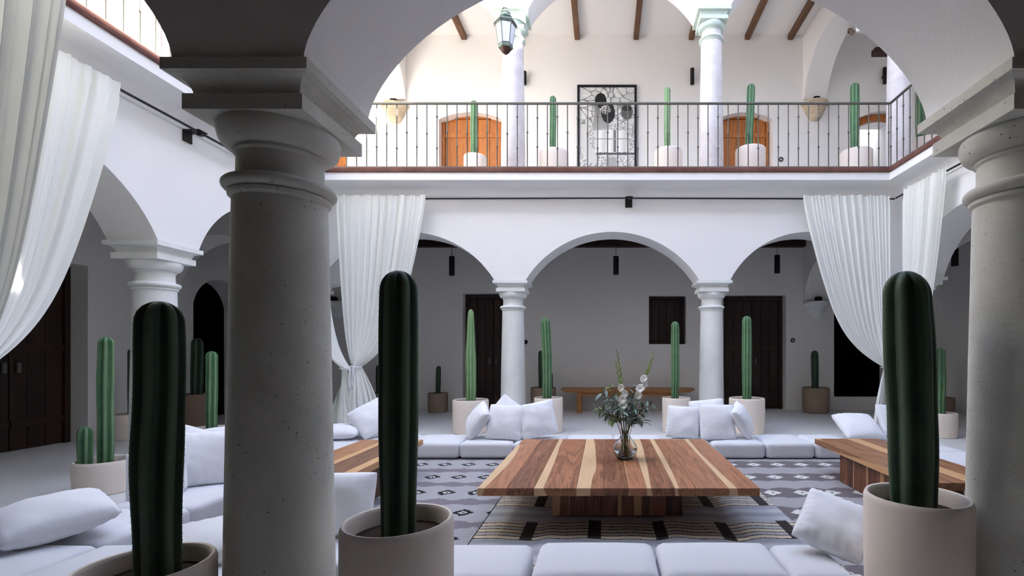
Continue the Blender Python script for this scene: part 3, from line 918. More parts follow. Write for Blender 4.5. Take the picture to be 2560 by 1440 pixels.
# ------------------------------------------------------------------ rugs
def painted_grid(name, x0, x1, y0, y1, nx, ny, fn, mat, zfn=None, parent=None, thick=0.008):
    xs = np.linspace(x0, x1, nx + 1)
    ys = np.linspace(y0, y1, ny + 1)
    X, Y = np.meshgrid(xs, ys)
    Z = np.zeros_like(X) + thick if zfn is None else zfn(X, Y) + thick
    V = np.stack([X, Y, Z], -1).reshape(-1, 3)
    idx = np.arange((nx + 1) * (ny + 1)).reshape(ny + 1, nx + 1)
    F = np.stack([idx[:-1, :-1], idx[:-1, 1:], idx[1:, 1:], idx[1:, :-1]], -1).reshape(-1, 4)
    # skirt so that the rug has thickness
    b = np.concatenate([idx[0, :], idx[1:, -1], idx[-1, -2::-1], idx[-2:0:-1, 0]])
    nb = len(b)
    Vs = V[b].copy(); Vs[:, 2] = np.maximum(0.0, Vs[:, 2] - thick)
    base = len(V)
    k = np.arange(nb)
    Fs = np.stack([b, base + k, base + (k + 1) % nb, b[(k + 1) % nb]], -1)
    me = bpy.data.meshes.new(name)
    allV = np.concatenate([V, Vs]); allF = np.concatenate([F, Fs])
    me.vertices.add(len(allV)); me.vertices.foreach_set('co', allV.ravel())
    me.loops.add(allF.size); me.loops.foreach_set('vertex_index', allF.ravel().astype(np.int32))
    me.polygons.add(len(allF)); me.polygons.foreach_set('loop_start', np.arange(0, allF.size, 4, dtype=np.int32))
    me.update(calc_edges=True)
    xc, yc = (xs[:-1] + xs[1:]) / 2, (ys[:-1] + ys[1:]) / 2
    XC, YC = np.meshgrid(xc, yc)
    C = fn(XC, YC).reshape(-1, 3)
    Cs = np.repeat(C.mean(0)[None] * 0.4, nb, 0)
    C = np.concatenate([C, Cs])
    at = me.attributes.new('paint', 'FLOAT_COLOR', 'FACE')
    at.data.foreach_set('color', np.concatenate([C, np.ones((len(C), 1))], 1).astype(np.float32).ravel())
    me.polygons.foreach_set('use_smooth', [True] * len(me.polygons))
    return link_mesh(name, me, mat, parent)

def lin(r, g, b):
    return np.array(srgb(r, g, b)[:3])
rng = np.random.RandomState(3)
def hash1(a):
    return np.modf(np.abs(np.sin(a * 12.9898 + 4.1) * 43758.5453))[0]
def kilim(kind):
    def fn(X, Y):
        rowp, colp = 0.535, 0.262
        # threads: every thin strip in Y is shifted a little, which gives the ikat-like saw edges
        thread = np.floor(Y / 0.0125)
        jit = (hash1(thread) - 0.5) * 0.024
        row = np.round((Y - 3.225) / rowp)
        yy = Y - 3.225 - row * rowp
        xo = X + row * 0.045 + jit
        col = np.round(xo / colp)
        xx = xo - col * colp
        a = np.abs(xx) / 0.088 + np.abs(yy) / 0.085
        b = np.abs(xx) / 0.048 + np.abs(yy) / 0.046
        c = np.abs(xx) / 0.016 + np.abs(yy) / 0.016
        wave = 0.045 * np.abs(((xo / colp) % 1.0) * 2 - 1) + 0.02 * (hash1(thread + 9) - 0.5)
        ym = rowp / 2 - np.abs(yy)              # distance from the middle line between two rows
        light, mid, dark, white = lin(176, 174, 178), lin(134, 128, 134), lin(46, 46, 48), lin(226, 226, 222)
        tone = (hash1(thread + 31) * 0.08 + 0.96)[..., None]
        if kind == 'left':
            C = np.where((ym < 0.045 + wave)[..., None], mid, light)
            C = np.where((a < 1)[..., None], dark, C)
            C = np.where((b < 0.8)[..., None], white, C)
            C = np.where((c < 1)[..., None], dark, C)
        else:
            light, mid = lin(172, 169, 172), lin(120, 113, 116)
            C = np.where((ym > 0.105 + wave)[..., None], mid, light)
            C = np.where((a < 0.95)[..., None], white, C)
            C = np.where((c < 1.1)[..., None], dark, C)
        return C * tone
    return fn
tag(painted_grid('kilim_rug', -2.9, 0.30, 2.03, 5.95, 380, 400, kilim('left'), MAT['rug']), 'grey kilim rug with black diamond motifs left of the low table', 'rug')
tag(painted_grid('kilim_rug', 0.31, 3.30, 2.03, 5.95, 380, 400, kilim('right'), MAT['rug']), 'grey kilim rug with white diamond motifs right of the low table', 'rug')

def ripple(X, Y):
    return 0.010 + 0.010 * np.clip(np.sin((X + 0.42) * 14) * np.exp(-((X + 0.42) / 0.10) ** 2) + np.sin((X - 0.42) * 15) * np.exp(-((X - 0.42) / 0.13) ** 2) + np.sin((X - 0.95) * 12) * np.exp(-((X - 0.93) / 0.12) ** 2), -0.6, 1.4)
def stripes(X, Y):
    wob = 0.010 * np.sin(X * 9.0) + 0.007 * np.sin(X * 21 + 1) + 0.012 * np.exp(-((X + 0.44) / 0.05) ** 2) + 0.012 * np.exp(-((X - 0.9) / 0.08) ** 2)
    y = Y + wob
    period = 0.69
    ph = ((y - 3.20) / period) % 1.0
    cream, grey, g2, black = lin(222, 206, 182), lin(188, 188, 192), lin(160, 160, 166), lin(32, 30, 30)
    inband = ph < 0.50
    s = (ph / 0.50 * 6.0) % 1.0
    k = np.floor(ph / 0.50 * 6.0)
    line = (s < 0.20)
    C = np.broadcast_to(cream, X.shape + (3,)).copy()
    alt = (k % 2 == 1)
    C[alt] = lin(190, 186, 184)
    bx = ((X + 0.56) % 0.452) < 0.085
    C[bx & (s > 0.2)] = lin(70, 61, 59)
    C[line] = black
    plain = ~inband
    t = (np.sin((ph - 0.5) / 0.5 * PI * 4) * 0.5 + 0.5)[..., None]
    C = np.where(plain[..., None], grey * t + g2 * (1 - t), C)
    edge = (X < -0.866)
    C[edge] = black
    return C
tag(painted_grid('striped_rug', -0.875, 1.375, 2.06, 5.35, 300, 640, stripes, MAT['rug'], ripple), 'rumpled cream and black striped rug under the low table', 'rug')
RUG = 0.012

# ------------------------------------------------------------------ low table and the two side tables
def board_top(root, x0, x1, y0, y1, z0, z1, cuts, saps, mat):
    w = x1 - x0
    for i in range(len(cuts) - 1):
        o = MB().chamfer_box(x0 + w * cuts[i] + 0.0008, x0 + w * cuts[i + 1] - 0.0008, y0, y1, z0, z1, 0.0025).build('plank', mat, root)
        o['sap'] = saps[i]
def board_box(root, x0, x1, y0, y1, z0, z1, nx, ny, mat, t=0.03):
    rnd = random.Random(int(abs(x0 * 100)))
    for side, (n) in (('f', nx), ('b', nx), ('l', ny), ('r', ny)):
        for i in range(n):
            a, b = i / n, (i + 1) / n
            if side in 'fb':
                xa, xb = x0 + (x1 - x0) * a, x0 + (x1 - x0) * b
                ya, yb = (y0, y0 + t) if side == 'f' else (y1 - t, y1)
            else:
                ya, yb = y0 + t + (y1 - y0 - 2 * t) * a, y0 + t + (y1 - y0 - 2 * t) * b
                xa, xb = (x0, x0 + t) if side == 'l' else (x1 - t, x1)
            o = MB().chamfer_box(xa + 0.0006, xb - 0.0006, ya + 0.0006, yb - 0.0006, z0, z1, 0.002).build('board', mat, root)
            o['sap'] = rnd.choice([-1.0, -1.0, 0.2, 0.35, -1.0])
            o['across'] = 0.0 if side in 'fb' else 1.0
TZ = 0.345
tb = empty('low_table', (0, 0, 0), 0, 'large square low table of striped rosewood boards on a box base', 'table')
board_top(tb, -0.843, 1.037, 3.23, 5.05, TZ - 0.053, TZ, [0, .105, .20, .35, .447, .535, .60, .70, .773, .89, 1.0],
          [0.06, 0.10, 0.14, 0.46, 0.16, 0.08, 0.38, 0.22, -0.1, 0.04], MAT['table_wood'])
board_box(tb, -0.385, 0.585, 3.62, 4.62, 0.031, TZ - 0.0535, 8, 8, MAT['leg_wood'])
def side_table(x0, x1, y0, y1, leg_in, label, cuts, saps):
    r = empty('side_table', (0, 0, 0), 0, label, 'table', 'long low side tables')
    board_top(r, x0, x1, y0, y1, TZ - 0.055, TZ, cuts, saps, MAT['side_wood'])
    board_box(r, x0 + 0.06, x1 - 0.06, y0 + leg_in, y1 - leg_in, RUG, TZ - 0.0555, 4, 7, MAT['leg_wood'])
side_table(-2.49, -1.87, 3.34, 5.03, 0.32, 'long low wooden table left of the square table', [0, .38, .52, .86, 1], [-1, 0.9, -1, 1.2])
side_table(2.20, 2.86, 3.36, 5.08, 0.42, 'long low wooden table right of the square table', [0, .27, .5, .75, 1], [0.1, -1, 0.55, -1])

# ------------------------------------------------------------------ floor cushions
def seat_cushion(x0, x1, y0, y1, z0, h, label, group, seed=0):
    nx, ny, nz = 18, 18, 8
    rnd = random.Random(seed)
    w, d = x1 - x0, y1 - y0
    import bmesh
    bm = bmesh.new()
    bmesh.ops.create_cube(bm, size=1.0)
    bmesh.ops.subdivide_edges(bm, edges=bm.edges[:], cuts=15, use_grid_fill=True)
    r = 0.042
    ox, oy = rnd.uniform(0, 50), rnd.uniform(0, 50)
    for v in bm.verts:
        x, y, z = v.co.x * w, v.co.y * d, v.co.z * h
        cx, cy, cz = max(min(x, w / 2 - r), -w / 2 + r), max(min(y, d / 2 - r), -d / 2 + r), max(min(z, h / 2 - r), -h / 2 + r)
        dv = Vector((x - cx, y - cy, z - cz))
        if dv.length > 1e-6:
            nl = max(abs(dv.x), abs(dv.y), abs(dv.z))
            dv = dv.normalized() * min(r, nl * 1.0 if dv.length <= r else r)
        p = Vector((cx, cy, cz)) + dv
        puff = max(0, 1 - (2 * p.x / w) ** 2) * max(0, 1 - (2 * p.y / d) ** 2)
        if p.z > 0: p.z += 0.012 * puff + 0.003 * mnoise.noise(Vector((p.x * 6 + ox, p.y * 6 + oy, 0)))
        side = max(0, 1 - (2 * p.z / h) ** 2)
        p.x *= 1 + 0.012 * side; p.y *= 1 + 0.012 * side
        v.co = p
    me = bpy.data.meshes.new('seat_cushion')
    bm.to_mesh(me); bm.free()
    me.polygons.foreach_set('use_smooth', [True] * len(me.polygons))
    o = link_mesh('seat_cushion', me, MAT['seat'], None, ((x0 + x1) / 2, (y0 + y1) / 2, z0 + h / 2))
    return tag(o, label, 'floor cushion', group)
SH = 0.185
gap = 0.006
fe = [-3.42, -2.90, -2.30, -1.68, -1.06, -0.465, 0.12, 0.70]
fl = ['far left corner floor cushion under the flat pillow', 'far row floor cushion under the slumped pillow beside the bow-tied curtain', 'far row floor cushion just left of the cactus pot pair, with no pillow on it',
      'far row floor cushion left of the square table with the leaning pillows on its edge', 'far row floor cushion half hidden behind the left corner of the square table',
      'far row floor cushion behind the square table, left of the vase', 'far row floor cushion directly behind the glass vase']
for i in range(7):
    seat_cushion(fe[i] + gap, fe[i + 1] - gap, 5.62, 6.22, RUG if i > 0 else RUG, SH, fl[i], 'floor cushions of the far row', i)
fr = [(0.79, 1.245, 'narrow far row floor cushion behind the right corner of the square table'), (1.25, 1.875, 'far row floor cushion under the right pillow group'),
      (1.875, 2.446, 'far row floor cushion between the pillow group and the right side table'), (2.446, 3.05, 'far row floor cushion behind the end of the right side table'), (3.05, 3.66, 'far right corner floor cushion under the pillow by the curtain')]
for i, (a, b, l) in enumerate(fr):
    seat_cushion(a + gap, b - gap, 5.62, 6.22, RUG, SH, l, 'floor cushions of the far row', 20 + i)
le = [2.70, 3.31, 3.93, 4.55, 5.10, 5.60]
ll = ['left row floor cushion under the big flat pillow', 'left row floor cushion in front of the white pillow stack', 'left row floor cushion carrying the upright white pillows', 'left row floor cushion hidden behind the large column',
      'left row floor cushion nearest the far left corner']
for i in range(5):
    seat_cushion(-3.42, -2.80, le[i] + gap, le[i + 1] - gap, RUG, SH, ll[i], 'floor cushions of the left row', 40 + i)
re_ = [2.75, 3.37, 3.99, 4.61, 5.15, 5.60]
rl = ['right row floor cushion nearest the viewer, behind the right column', 'right row floor cushion beside the near end of the right side table', 'right row floor cushion beside the middle of the right side table', 'right row floor cushion seen right of the near cactus', 'right row floor cushion by the far right corner']
for i in range(5):
    seat_cushion(3.24, 3.86, re_[i] + gap, re_[i + 1] - gap, RUG, SH, rl[i], 'floor cushions of the right row', 60 + i)
ne = [(-3.42, -2.76, 2.06, 2.665, 'near left floor cushion at the bottom left corner under the pillow edge'), (-2.74, -2.12, 2.06, 2.665, 'near left floor cushion beside the dark cactus at bottom left'),
      (-2.10, -1.72, 2.12, 2.665, 'narrow near floor cushion just left of the large column'), (-1.70, -1.09, 2.42, 3.00, 'floor cushion behind the large column under the upright pillow'),
      (-1.00, -0.385, 2.25, 2.665, 'near floor cushion right of the central cactus pot'), (-0.345, 0.262, 2.25, 2.665, 'near floor cushion in the bottom middle, left of the vase line'),
      (0.282, 0.878, 2.25, 2.665, 'near floor cushion in front of the right part of the square table'), (0.895, 1.185, 2.25, 2.665, 'near floor cushion under the pillow leaning on the right pot')]
for i, (a, b, c, d, l) in enumerate(ne):
    seat_cushion(a, b, c, d, RUG + (0.018 if i in (5, 6) else 0.006), SH, l, 'floor cushions of the near row', 80 + i)
ST = RUG + SH + 0.006

# ------------------------------------------------------------------ pillows
def pillow_mesh(s, th, seed):
    rnd = random.Random(seed)
    N = 26
    ox = rnd.uniform(0, 90)
    V, F = [], []
    def pos(i, j, sgn):
        a, b = -1 + 2 * i / N, -1 + 2 * j / N
        ax = s / 2 * a * (1 - 0.075 * (1 - b * b)) * (1 + 0.02 * a * b)
        bz = s / 2 * b * (1 - 0.075 * (1 - a * a))
        hh = (max(0, 1 - abs(a) ** 2.4) ** 0.5) * (max(0, 1 - abs(b) ** 2.4) ** 0.5)
        edge = max(abs(a), abs(b))
        wr = 0.004 * mnoise.noise(Vector((a * 3 + ox, b * 3, sgn * 3))) + 0.010 * math.sin(a * 22 + 3 * b) * max(0, abs(b) - 0.55) + 0.010 * math.sin(b * 30 + 2 * a + ox) * max(0, abs(a) - 0.55)
        y = sgn * (th / 2 * hh + (wr if edge < 0.99 else 0))
        y += 0.012 * mnoise.noise(Vector((a * 1.5 + ox, b * 1.5, 7)))
        cr_ = 1 - 0.085 * (a * a * b * b) ** 1.5
        return (ax * cr_, y, bz * cr_)
    idx = {}
    for sgn in (-1, 1):
        for i in range(N + 1):
            for j in range(N + 1):
                rim = i in (0, N) or j in (0, N)
                if rim and sgn == 1:
                    idx[(sgn, i, j)] = idx[(-1, i, j)]
                    continue
                idx[(sgn, i, j)] = len(V)
                V.append(pos(i, j, sgn))
        for i in range(N):
            for j in range(N):
                q = (idx[(sgn, i, j)], idx[(sgn, i + 1, j)], idx[(sgn, i + 1, j + 1)], idx[(sgn, i, j + 1)])
                F.append(q if sgn == -1 else q[::-1])
    me = bpy.data.meshes.new('pillow')
    me.from_pydata(V, [], F)
    me.polygons.foreach_set('use_smooth', [True] * len(me.polygons))
    me.update()
    return me
def pillow(x, y, z, s, th, lean, roll, yaw, label, group, seed):
    """lean: degrees the top tips away (90 = lying flat); roll: turn in its own plane; yaw: turn about the vertical"""
    me = pillow_mesh(s, th, seed)
    m = Matrix.Rotation(R(yaw), 4, 'Z') @ Matrix.Rotation(R(-lean), 4, 'X') @ Matrix.Rotation(R(roll), 4, 'Y')
    zmin = min((m @ v.co).z for v in me.vertices)
    o = link_mesh('pillow', me, MAT['linen'], None, (x, y, z - zmin), m.to_euler())
    return tag(o, label, 'pillow', group)
pg = 'white pillows on the floor cushions'
P = [
    (-1.545, 5.93, ST, .42, .19, 30, 22, -58, 'white pillow tipped to the right, leftmost of the left pillow group'),
    (-1.19, 5.86, ST, .46, .16, 24, 3, 0, 'upright white pillow in front in the left pillow group'),
    (-1.22, 6.10, ST, .42, .15, 16, 38, 10, 'white pillow standing on its corner behind the left pillow group'),
    (-0.80, 5.90, ST, .46, .16, 22, -12, 8, 'white pillow leaning on the pot, rightmost of the left pillow group'),
    (0.96, 5.92, ST, .42, .15, 20, 4, -6, 'white pillow leftmost of the right pillow group, behind the table'),
    (1.37, 5.87, ST, .46, .16, 20, 0, 2, 'upright white pillow in the middle of the right pillow group'),
    (1.30, 6.09, ST, .47, .14, 12, -6, -4, 'white pillow hidden behind the middle pillow of the right group'),
    (1.70, 5.95, ST, .42, .18, 26, -18, 60, 'white pillow tipped sideways, rightmost of the right pillow group'),
    (-3.17, 5.90, ST, .48, .17, 86, 0, 8, 'flat white pillow in the far left corner beside the curtain'),
    (-2.86, 5.98, ST, .46, .18, 38, -34, 22, 'slumped white pillow leaning on the flat one by the bow-tied curtain'),
    (3.10, 5.92, ST, .52, .17, 62, 0, 2, 'white pillow lying back by the right curtain behind the side table'),
    (3.56, 6.0, ST, .44, .15, 25, 5, 20, 'white pillow beside the right curtain, mostly behind the near cactus'),
    (-3.10, 2.74, ST, .50, .21, 80, 45, 12, 'big flat white pillow at the left edge of the picture'),
    (-3.34, 2.24, ST, .42, .16, 78, 0, 10, 'white pillow cut off by the left edge at the bottom'),
    (-3.18, 3.86, ST, .46, .17, 22, 2, 38, 'upright white pillow right of the dark near cactus'),
    (-3.29, 3.58, ST, .36, .15, 22, -4, 36, 'upright white pillow between the twin cactus pot and the dark near cactus'),
    (-3.19, 4.22, ST, .46, .17, 22, -3, 42, 'upright creased white pillow second behind the dark near cactus'),
    (-3.12, 4.76, ST, .46, .16, 22, 6, 42, 'white pillow at the end of the left pillow row, hidden by the large column'),
    (-3.34, 3.98, ST, .40, .14, 18, 24, 40, 'white pillow whose tip shows behind the upright pillows by the dark near cactus'),
    (-1.99, 2.50, ST, .46, .15, 82, 0, 30, 'flat white pillow on the cushion left of the large column'),
    (-1.50, 2.76, ST, .38, .17, 12, 4, 20, 'upright white pillow right of the large column base'),
    (-1.93, 2.90, 0.012, .42, .15, 24, 10, 15, 'white pillow whose corner shows left of the large column'),
    (1.205, 2.55, ST, .36, .17, 52, 24, -12, 'white pillow leaning on the right near cactus pot'),
]
for i, a in enumerate(P):
    pillow(*a, pg, 100 + i)

# ------------------------------------------------------------------ potted cacti
def cactus_mesh(r, h, ribs, seed, lean=0.0, depth=0.24, narrow=1.0):
    rnd = random.Random(seed)
    k = 10
    n = ribs * k
    nz = 34
    ox = rnd.uniform(0, 99)
    V, F, crest = [], [], []
    zs = [h * (i / nz) ** 0.9 for i in range(nz + 1)]
    zs = [h * t for t in np.concatenate([np.linspace(0, 1 - r * 1.1 / h, nz - 9), 1 - r * 1.1 / h * (1 - np.sin(np.linspace(0, PI / 2, 11)[1:]))])]
    a_off = rnd.uniform(0, 1)
    sp = []
    for z in zs:
        t = z / h
        prof = 0.90 + 0.10 * math.sin(t * 2.6 + rnd.uniform(-0.01, 0.01)) + 0.05 * mnoise.noise(Vector((ox, z * 3.2, 0)))
        prof *= (1 - (1 - narrow) * max(0, t - 0.45) / 0.55) if narrow < 1 else 1
        dz = (z - (h - r * 1.1)) / (r * 1.1)
        if dz > 0: prof *= math.sqrt(max(0.0, 1 - dz ** 2.2)) * 0.97 + 0.03
        bx = lean * h * t * t + 0.007 * mnoise.noise(Vector((ox, 5, z * 2)))
        by = 0.007 * mnoise.noise(Vector((ox, 9, z * 2)))
        tw = a_off + 0.12 * t
        for j in range(n):
            a = 2 * PI * j / n + tw
            c = abs(math.cos(ribs * (a - tw) / 2))
            rf = (1 - depth) + depth * c ** 0.85
            rr = r * prof * rf
            V.append((bx + rr * math.cos(a), by + rr * math.sin(a), z))
            crest.append(c)
        if dz < 0.85:
            for q in range(ribs):
                a = 2 * PI * q / ribs + tw
                sp.append((bx + r * prof * math.cos(a), by + r * prof * math.sin(a), z, a))
    m = len(zs)
    for i in range(m - 1):
        for j in range(n):
            jj = (j + 1) % n
            F.append((i * n + j, i * n + jj, (i + 1) * n + jj, (i + 1) * n + j))
    F.append(tuple((m - 1) * n + j for j in range(n)))
    me = bpy.data.meshes.new('cactus')
    me.from_pydata(V, [], F)
    at = me.attributes.new('crest', 'FLOAT', 'POINT')
    at.data.foreach_set('value', crest)
    me.polygons.foreach_set('use_smooth', [True] * len(me.polygons))
    me.update()
    # areoles: small spine tufts along every rib, interpolated between the rings
    mb = MB()
    step = max(0.02, h / 42)
    per = {}
    for i in range(0, len(sp), ribs):
        for q in range(ribs): per.setdefault(q, []).append(sp[i + q])
    for q, line in per.items():
        L = 0.0
        nxt = step * 0.5
        for p0, p1 in zip(line, line[1:]):
            seg = math.dist(p0[:3], p1[:3])
            while nxt <= L + seg and seg > 1e-6:
                t = (nxt - L) / seg
                x, y, z = (p0[c] + (p1[c] - p0[c]) * t for c in range(3))
                a = p0[3]
                e = 0.0012 + r * 0.005
                dx, dy = math.cos(a), math.sin(a)
                mb.add([(x + dx * e, y + dy * e, z + e), (x - dx * e, y - dy * e, z + e), (x - dy * e, y + dx * e, z), (x + dy * e, y - dx * e, z), (x + dx * e * 1.4, y + dy * e * 1.4, z - e)],
                       [(0, 2, 1), (0, 1, 3), (0, 4, 2), (0, 3, 4), (2, 4, 3), (1, 2, 3)])
                nxt += step
            L += seg
    return me, mb

def potted(x, y, z, pr, ph, cacti, label, group, seed, pot='pot', skin='cactus', taper=0.97, spines=True, wall=None):
    """cacti: list of (dx, dy, radius, height, ribs, lean, narrow)"""
    root = empty('potted_cactus', (x, y, z), 0, label, 'potted cactus', group)
    t = wall or max(0.018, pr * 0.12)
    m = MB()
    bt = pr * taper
    prof_ = [(bt * 0.93, 0.0), (bt * 0.985, 0.012), (bt, 0.035), (pr, ph * 0.6), (pr, ph - 0.022), (pr - 0.004, ph - 0.008), (pr - t * 0.35, ph), (pr - t * 0.7, ph - 0.002), (pr - t, ph - 0.014), (pr - t, ph - 0.09), (0.0, ph - 0.09)]
    m.lathe(prof_, 56, cap0=True, cap1=False)
    m.build('pot', MAT[pot], root, 35)
    m = MB()
    V = []
    m.lathe([(0.001, ph - 0.066), (pr * 0.4, ph - 0.068), (pr - t - 0.002, ph - 0.074), (pr - t - 0.002, ph - 0.085)], 40, cap0=False, cap1=True)
    m.build('soil', MAT['soil'], root, 60)
    for i, (dx, dy, cr, ch, rb, ln, nw) in enumerate(cacti):
        me, sb = cactus_mesh(cr, ch + 0.07, rb, seed * 7 + i, ln, 0.32 if rb < 7 else 0.17, nw)
        c = link_mesh('cactus', me, MAT[skin], root, (dx, dy, ph - 0.07))
        if spines:
            s = sb.build('spines', MAT['spine'], c)
            s['kind'] = 'stuff'
    return root

g1, g2, g3, g4 = 'potted cacti nearest the viewer', 'potted cacti along the courtyard arcades', 'potted cacti against the gallery walls', 'potted cacti on the upper gallery'
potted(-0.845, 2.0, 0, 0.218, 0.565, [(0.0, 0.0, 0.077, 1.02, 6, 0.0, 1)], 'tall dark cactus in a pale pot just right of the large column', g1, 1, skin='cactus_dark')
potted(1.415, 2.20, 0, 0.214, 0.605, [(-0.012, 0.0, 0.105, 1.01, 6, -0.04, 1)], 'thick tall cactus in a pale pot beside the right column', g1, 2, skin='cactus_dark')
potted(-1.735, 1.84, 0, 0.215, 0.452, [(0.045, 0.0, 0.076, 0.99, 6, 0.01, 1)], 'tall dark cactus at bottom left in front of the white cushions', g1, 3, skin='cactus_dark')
potted(-4.47, 4.36, 0, 0.215, 0.29, [(-0.03, 0.03, 0.062, 1.10, 6, 0.0, 1), (-0.12, -0.06, 0.056, 0.30, 6, 0.0, 1)], 'low wide pot with a tall and a short cactus on the left', g2, 4)
potted(-4.80, 5.92, 0, 0.23, 0.33, [(0.02, 0.0, 0.062, 0.93, 6, 0.0, 1)], 'cactus in a low pot behind the upright pillows on the left', g2, 5)
potted(px(1177, 7.55), 7.55, 0, 0.272, 0.515, [(0.0, 0.0, 0.082, 1.40, 9, 0.0, 0.55)], 'pale tapering cactus in a pot left of the left back column', g2, 6, skin='cactus_pale')
potted(px(1371, 7.55), 7.56, 0, 0.222, 0.545, [(-0.02, 0.0, 0.077, 1.24, 9, -0.02, 1)], 'green cactus in a pot right of the left back column', g2, 7)
potted(px(1691, 7.55), 7.56, 0, 0.218, 0.545, [(-0.02, 0.0, 0.066, 1.18, 9, 0.0, 1)], 'slim green cactus in a pot left of the right back column', g2, 8)
potted(px(1867, 7.55), 7.55, 0, 0.270, 0.54, [(0.0, 0.0, 0.076, 1.27, 9, 0.0, 1)], 'green cactus in a wide pot right of the right back column', g2, 9)
potted(4.97, 7.18, 0, 0.215, 0.36, [(0.0, 0.0, 0.07, 0.95, 7, 0.0, 1)], 'cactus in a low pale pot mostly behind the thick near cactus', g2, 10)
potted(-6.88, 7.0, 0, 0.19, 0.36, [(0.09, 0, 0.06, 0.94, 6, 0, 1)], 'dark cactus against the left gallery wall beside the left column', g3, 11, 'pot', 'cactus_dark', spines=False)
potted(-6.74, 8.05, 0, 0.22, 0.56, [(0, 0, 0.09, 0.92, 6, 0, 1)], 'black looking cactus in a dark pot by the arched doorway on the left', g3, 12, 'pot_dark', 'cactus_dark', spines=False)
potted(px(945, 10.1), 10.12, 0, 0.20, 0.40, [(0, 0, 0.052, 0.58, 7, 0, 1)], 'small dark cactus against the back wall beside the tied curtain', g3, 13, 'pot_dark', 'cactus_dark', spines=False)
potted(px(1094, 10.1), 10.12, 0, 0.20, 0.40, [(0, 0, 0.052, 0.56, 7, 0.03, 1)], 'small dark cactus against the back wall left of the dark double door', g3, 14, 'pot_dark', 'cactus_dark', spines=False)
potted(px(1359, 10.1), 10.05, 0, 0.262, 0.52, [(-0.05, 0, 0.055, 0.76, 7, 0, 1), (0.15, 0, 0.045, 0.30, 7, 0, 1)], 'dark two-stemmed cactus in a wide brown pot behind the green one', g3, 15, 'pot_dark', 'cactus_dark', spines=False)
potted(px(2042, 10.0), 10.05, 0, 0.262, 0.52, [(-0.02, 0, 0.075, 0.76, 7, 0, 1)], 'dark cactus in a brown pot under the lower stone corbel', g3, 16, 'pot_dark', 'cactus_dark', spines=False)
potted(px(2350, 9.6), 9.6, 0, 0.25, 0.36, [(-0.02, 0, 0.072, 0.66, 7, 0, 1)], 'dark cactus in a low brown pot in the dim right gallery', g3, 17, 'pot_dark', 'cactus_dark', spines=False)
for p, yy, pw, top, ct, cw, lb, sd in ((1188, 8.7, 0.2, 380, 252, 0.068, 'upper gallery cactus in front of the left honey door', 21), (1385, 8.15, 0.245, 366, 240, 0.056, 'upper gallery cactus left of the framed print', 22),
                                  (1671, 8.15, 0.23, 363, 219, 0.056, 'upper gallery cactus right of the framed print', 23), (1876, 8.1, 0.245, 358, 210, 0.068, 'upper gallery cactus in front of the right honey door', 24),
                                  (2140, 8.5, 0.265, 364, 208, 0.078, 'upper gallery cactus left of the corner column', 25), (2305, 8.35, 0.26, 336, 200, 0.09, 'upper gallery cactus at the right behind the railing', 26)):
    phh = pz(top, yy - pw) - FLOOR2
    potted(px(p, yy), yy, FLOOR2, pw, phh, [(-0.02, 0, cw, pz(ct, yy) - FLOOR2 - phh, 7, 0.03 if sd == 24 else 0.0, 1)], lb, g4, sd, 'pot', 'cactus_pale' if sd == 23 else 'cactus', spines=False)

# ------------------------------------------------------------------ bench, corbels, lamps, print, lantern
b = empty('wooden_bench', (0, 0, 0), 0, 'plain oak bench against the back wall behind the vase', 'bench')
x0, x1, y0, y1 = px(1403, 10.0), px(1736, 10.0), 9.93, 10.33
m = MB()
m.add([(x0, y0, 0.50), (x1, y0, 0.50), (x1, y1, 0.50), (x0, y1, 0.50), (x0, y0, 0.475), (x1, y0, 0.475), (x1, y1, 0.475), (x0, y1, 0.475), (x0 + 0.10, y0, 0.42), (x1 - 0.10, y0, 0.42), (x1 - 0.10, y1, 0.42), (x0 + 0.10, y1, 0.42)],
      [(0, 1, 2, 3), (4, 5, 1, 0), (5, 6, 2, 1), (6, 7, 3, 2), (7, 4, 0, 3), (8, 9, 5, 4), (9, 10, 6, 5), (10, 11, 7, 6), (11, 8, 4, 7), (8, 11, 10, 9)])
m.build('bench_top', MAT['oak'], b)
for xl in (px(1448, 10.0), px(1692, 10.0)):
    for yl in (y0 + 0.02, y1 - 0.10):
        MB().chamfer_box(xl - 0.05, xl + 0.05, yl, yl + 0.08, 0, 0.4195, 0.004).build('leg', MAT['oak'], b)
MB().chamfer_box(px(1448, 10) + 0.052, px(1692, 10) - 0.052, y0 + 0.05, y0 + 0.08, 0.34, 0.4195, 0.004).build('stretcher', MAT['oak'], b)

def corbel(x, ztop, s, mat, label, spot):
    root = empty('stone_corbel', (x, GY1, ztop), 0, label, 'corbel', 'carved stone corbels under the transverse arches')
    m = MB()
    prof_ = [(0.30, 0), (0.30, -0.045), (0.265, -0.06), (0.26, -0.09), (0.235, -0.105), (0.232, -0.15), (0.212, -0.155), (0.206, -0.205), (0.188, -0.21), (0.178, -0.26), (0.158, -0.265), (0.145, -0.315), (0.12, -0.345), (0.07, -0.385), (0.0, -0.395)]
    m.lathe([(r_ * s, z_ * s) for r_, z_ in prof_], 20, (0, 0, 0), True, False, PI, 2 * PI)
    m.build('corbel_body', mat, root, 50)
    sp = empty('spotlight', (x, GY1 - 0.12, ztop), 0, 'small black spotlight on top of the ' + spot, 'spotlight', 'spotlights on the corbels')
    MB().chamfer_box(-0.065, 0.065, -0.05, 0.05, 0.012, 0.10, 0.01).build('lamp_body', MAT['black'], sp)
    MB().lathe([(0.03, 0), (0.03, 0.014)], 16).build('lamp_base', MAT['black'], sp)
corbel(px(990, GY1), 6.55, 0.95, MAT['sand_stone'], 'carved sandstone corbel of the upper gallery at the left', 'upper left corbel')
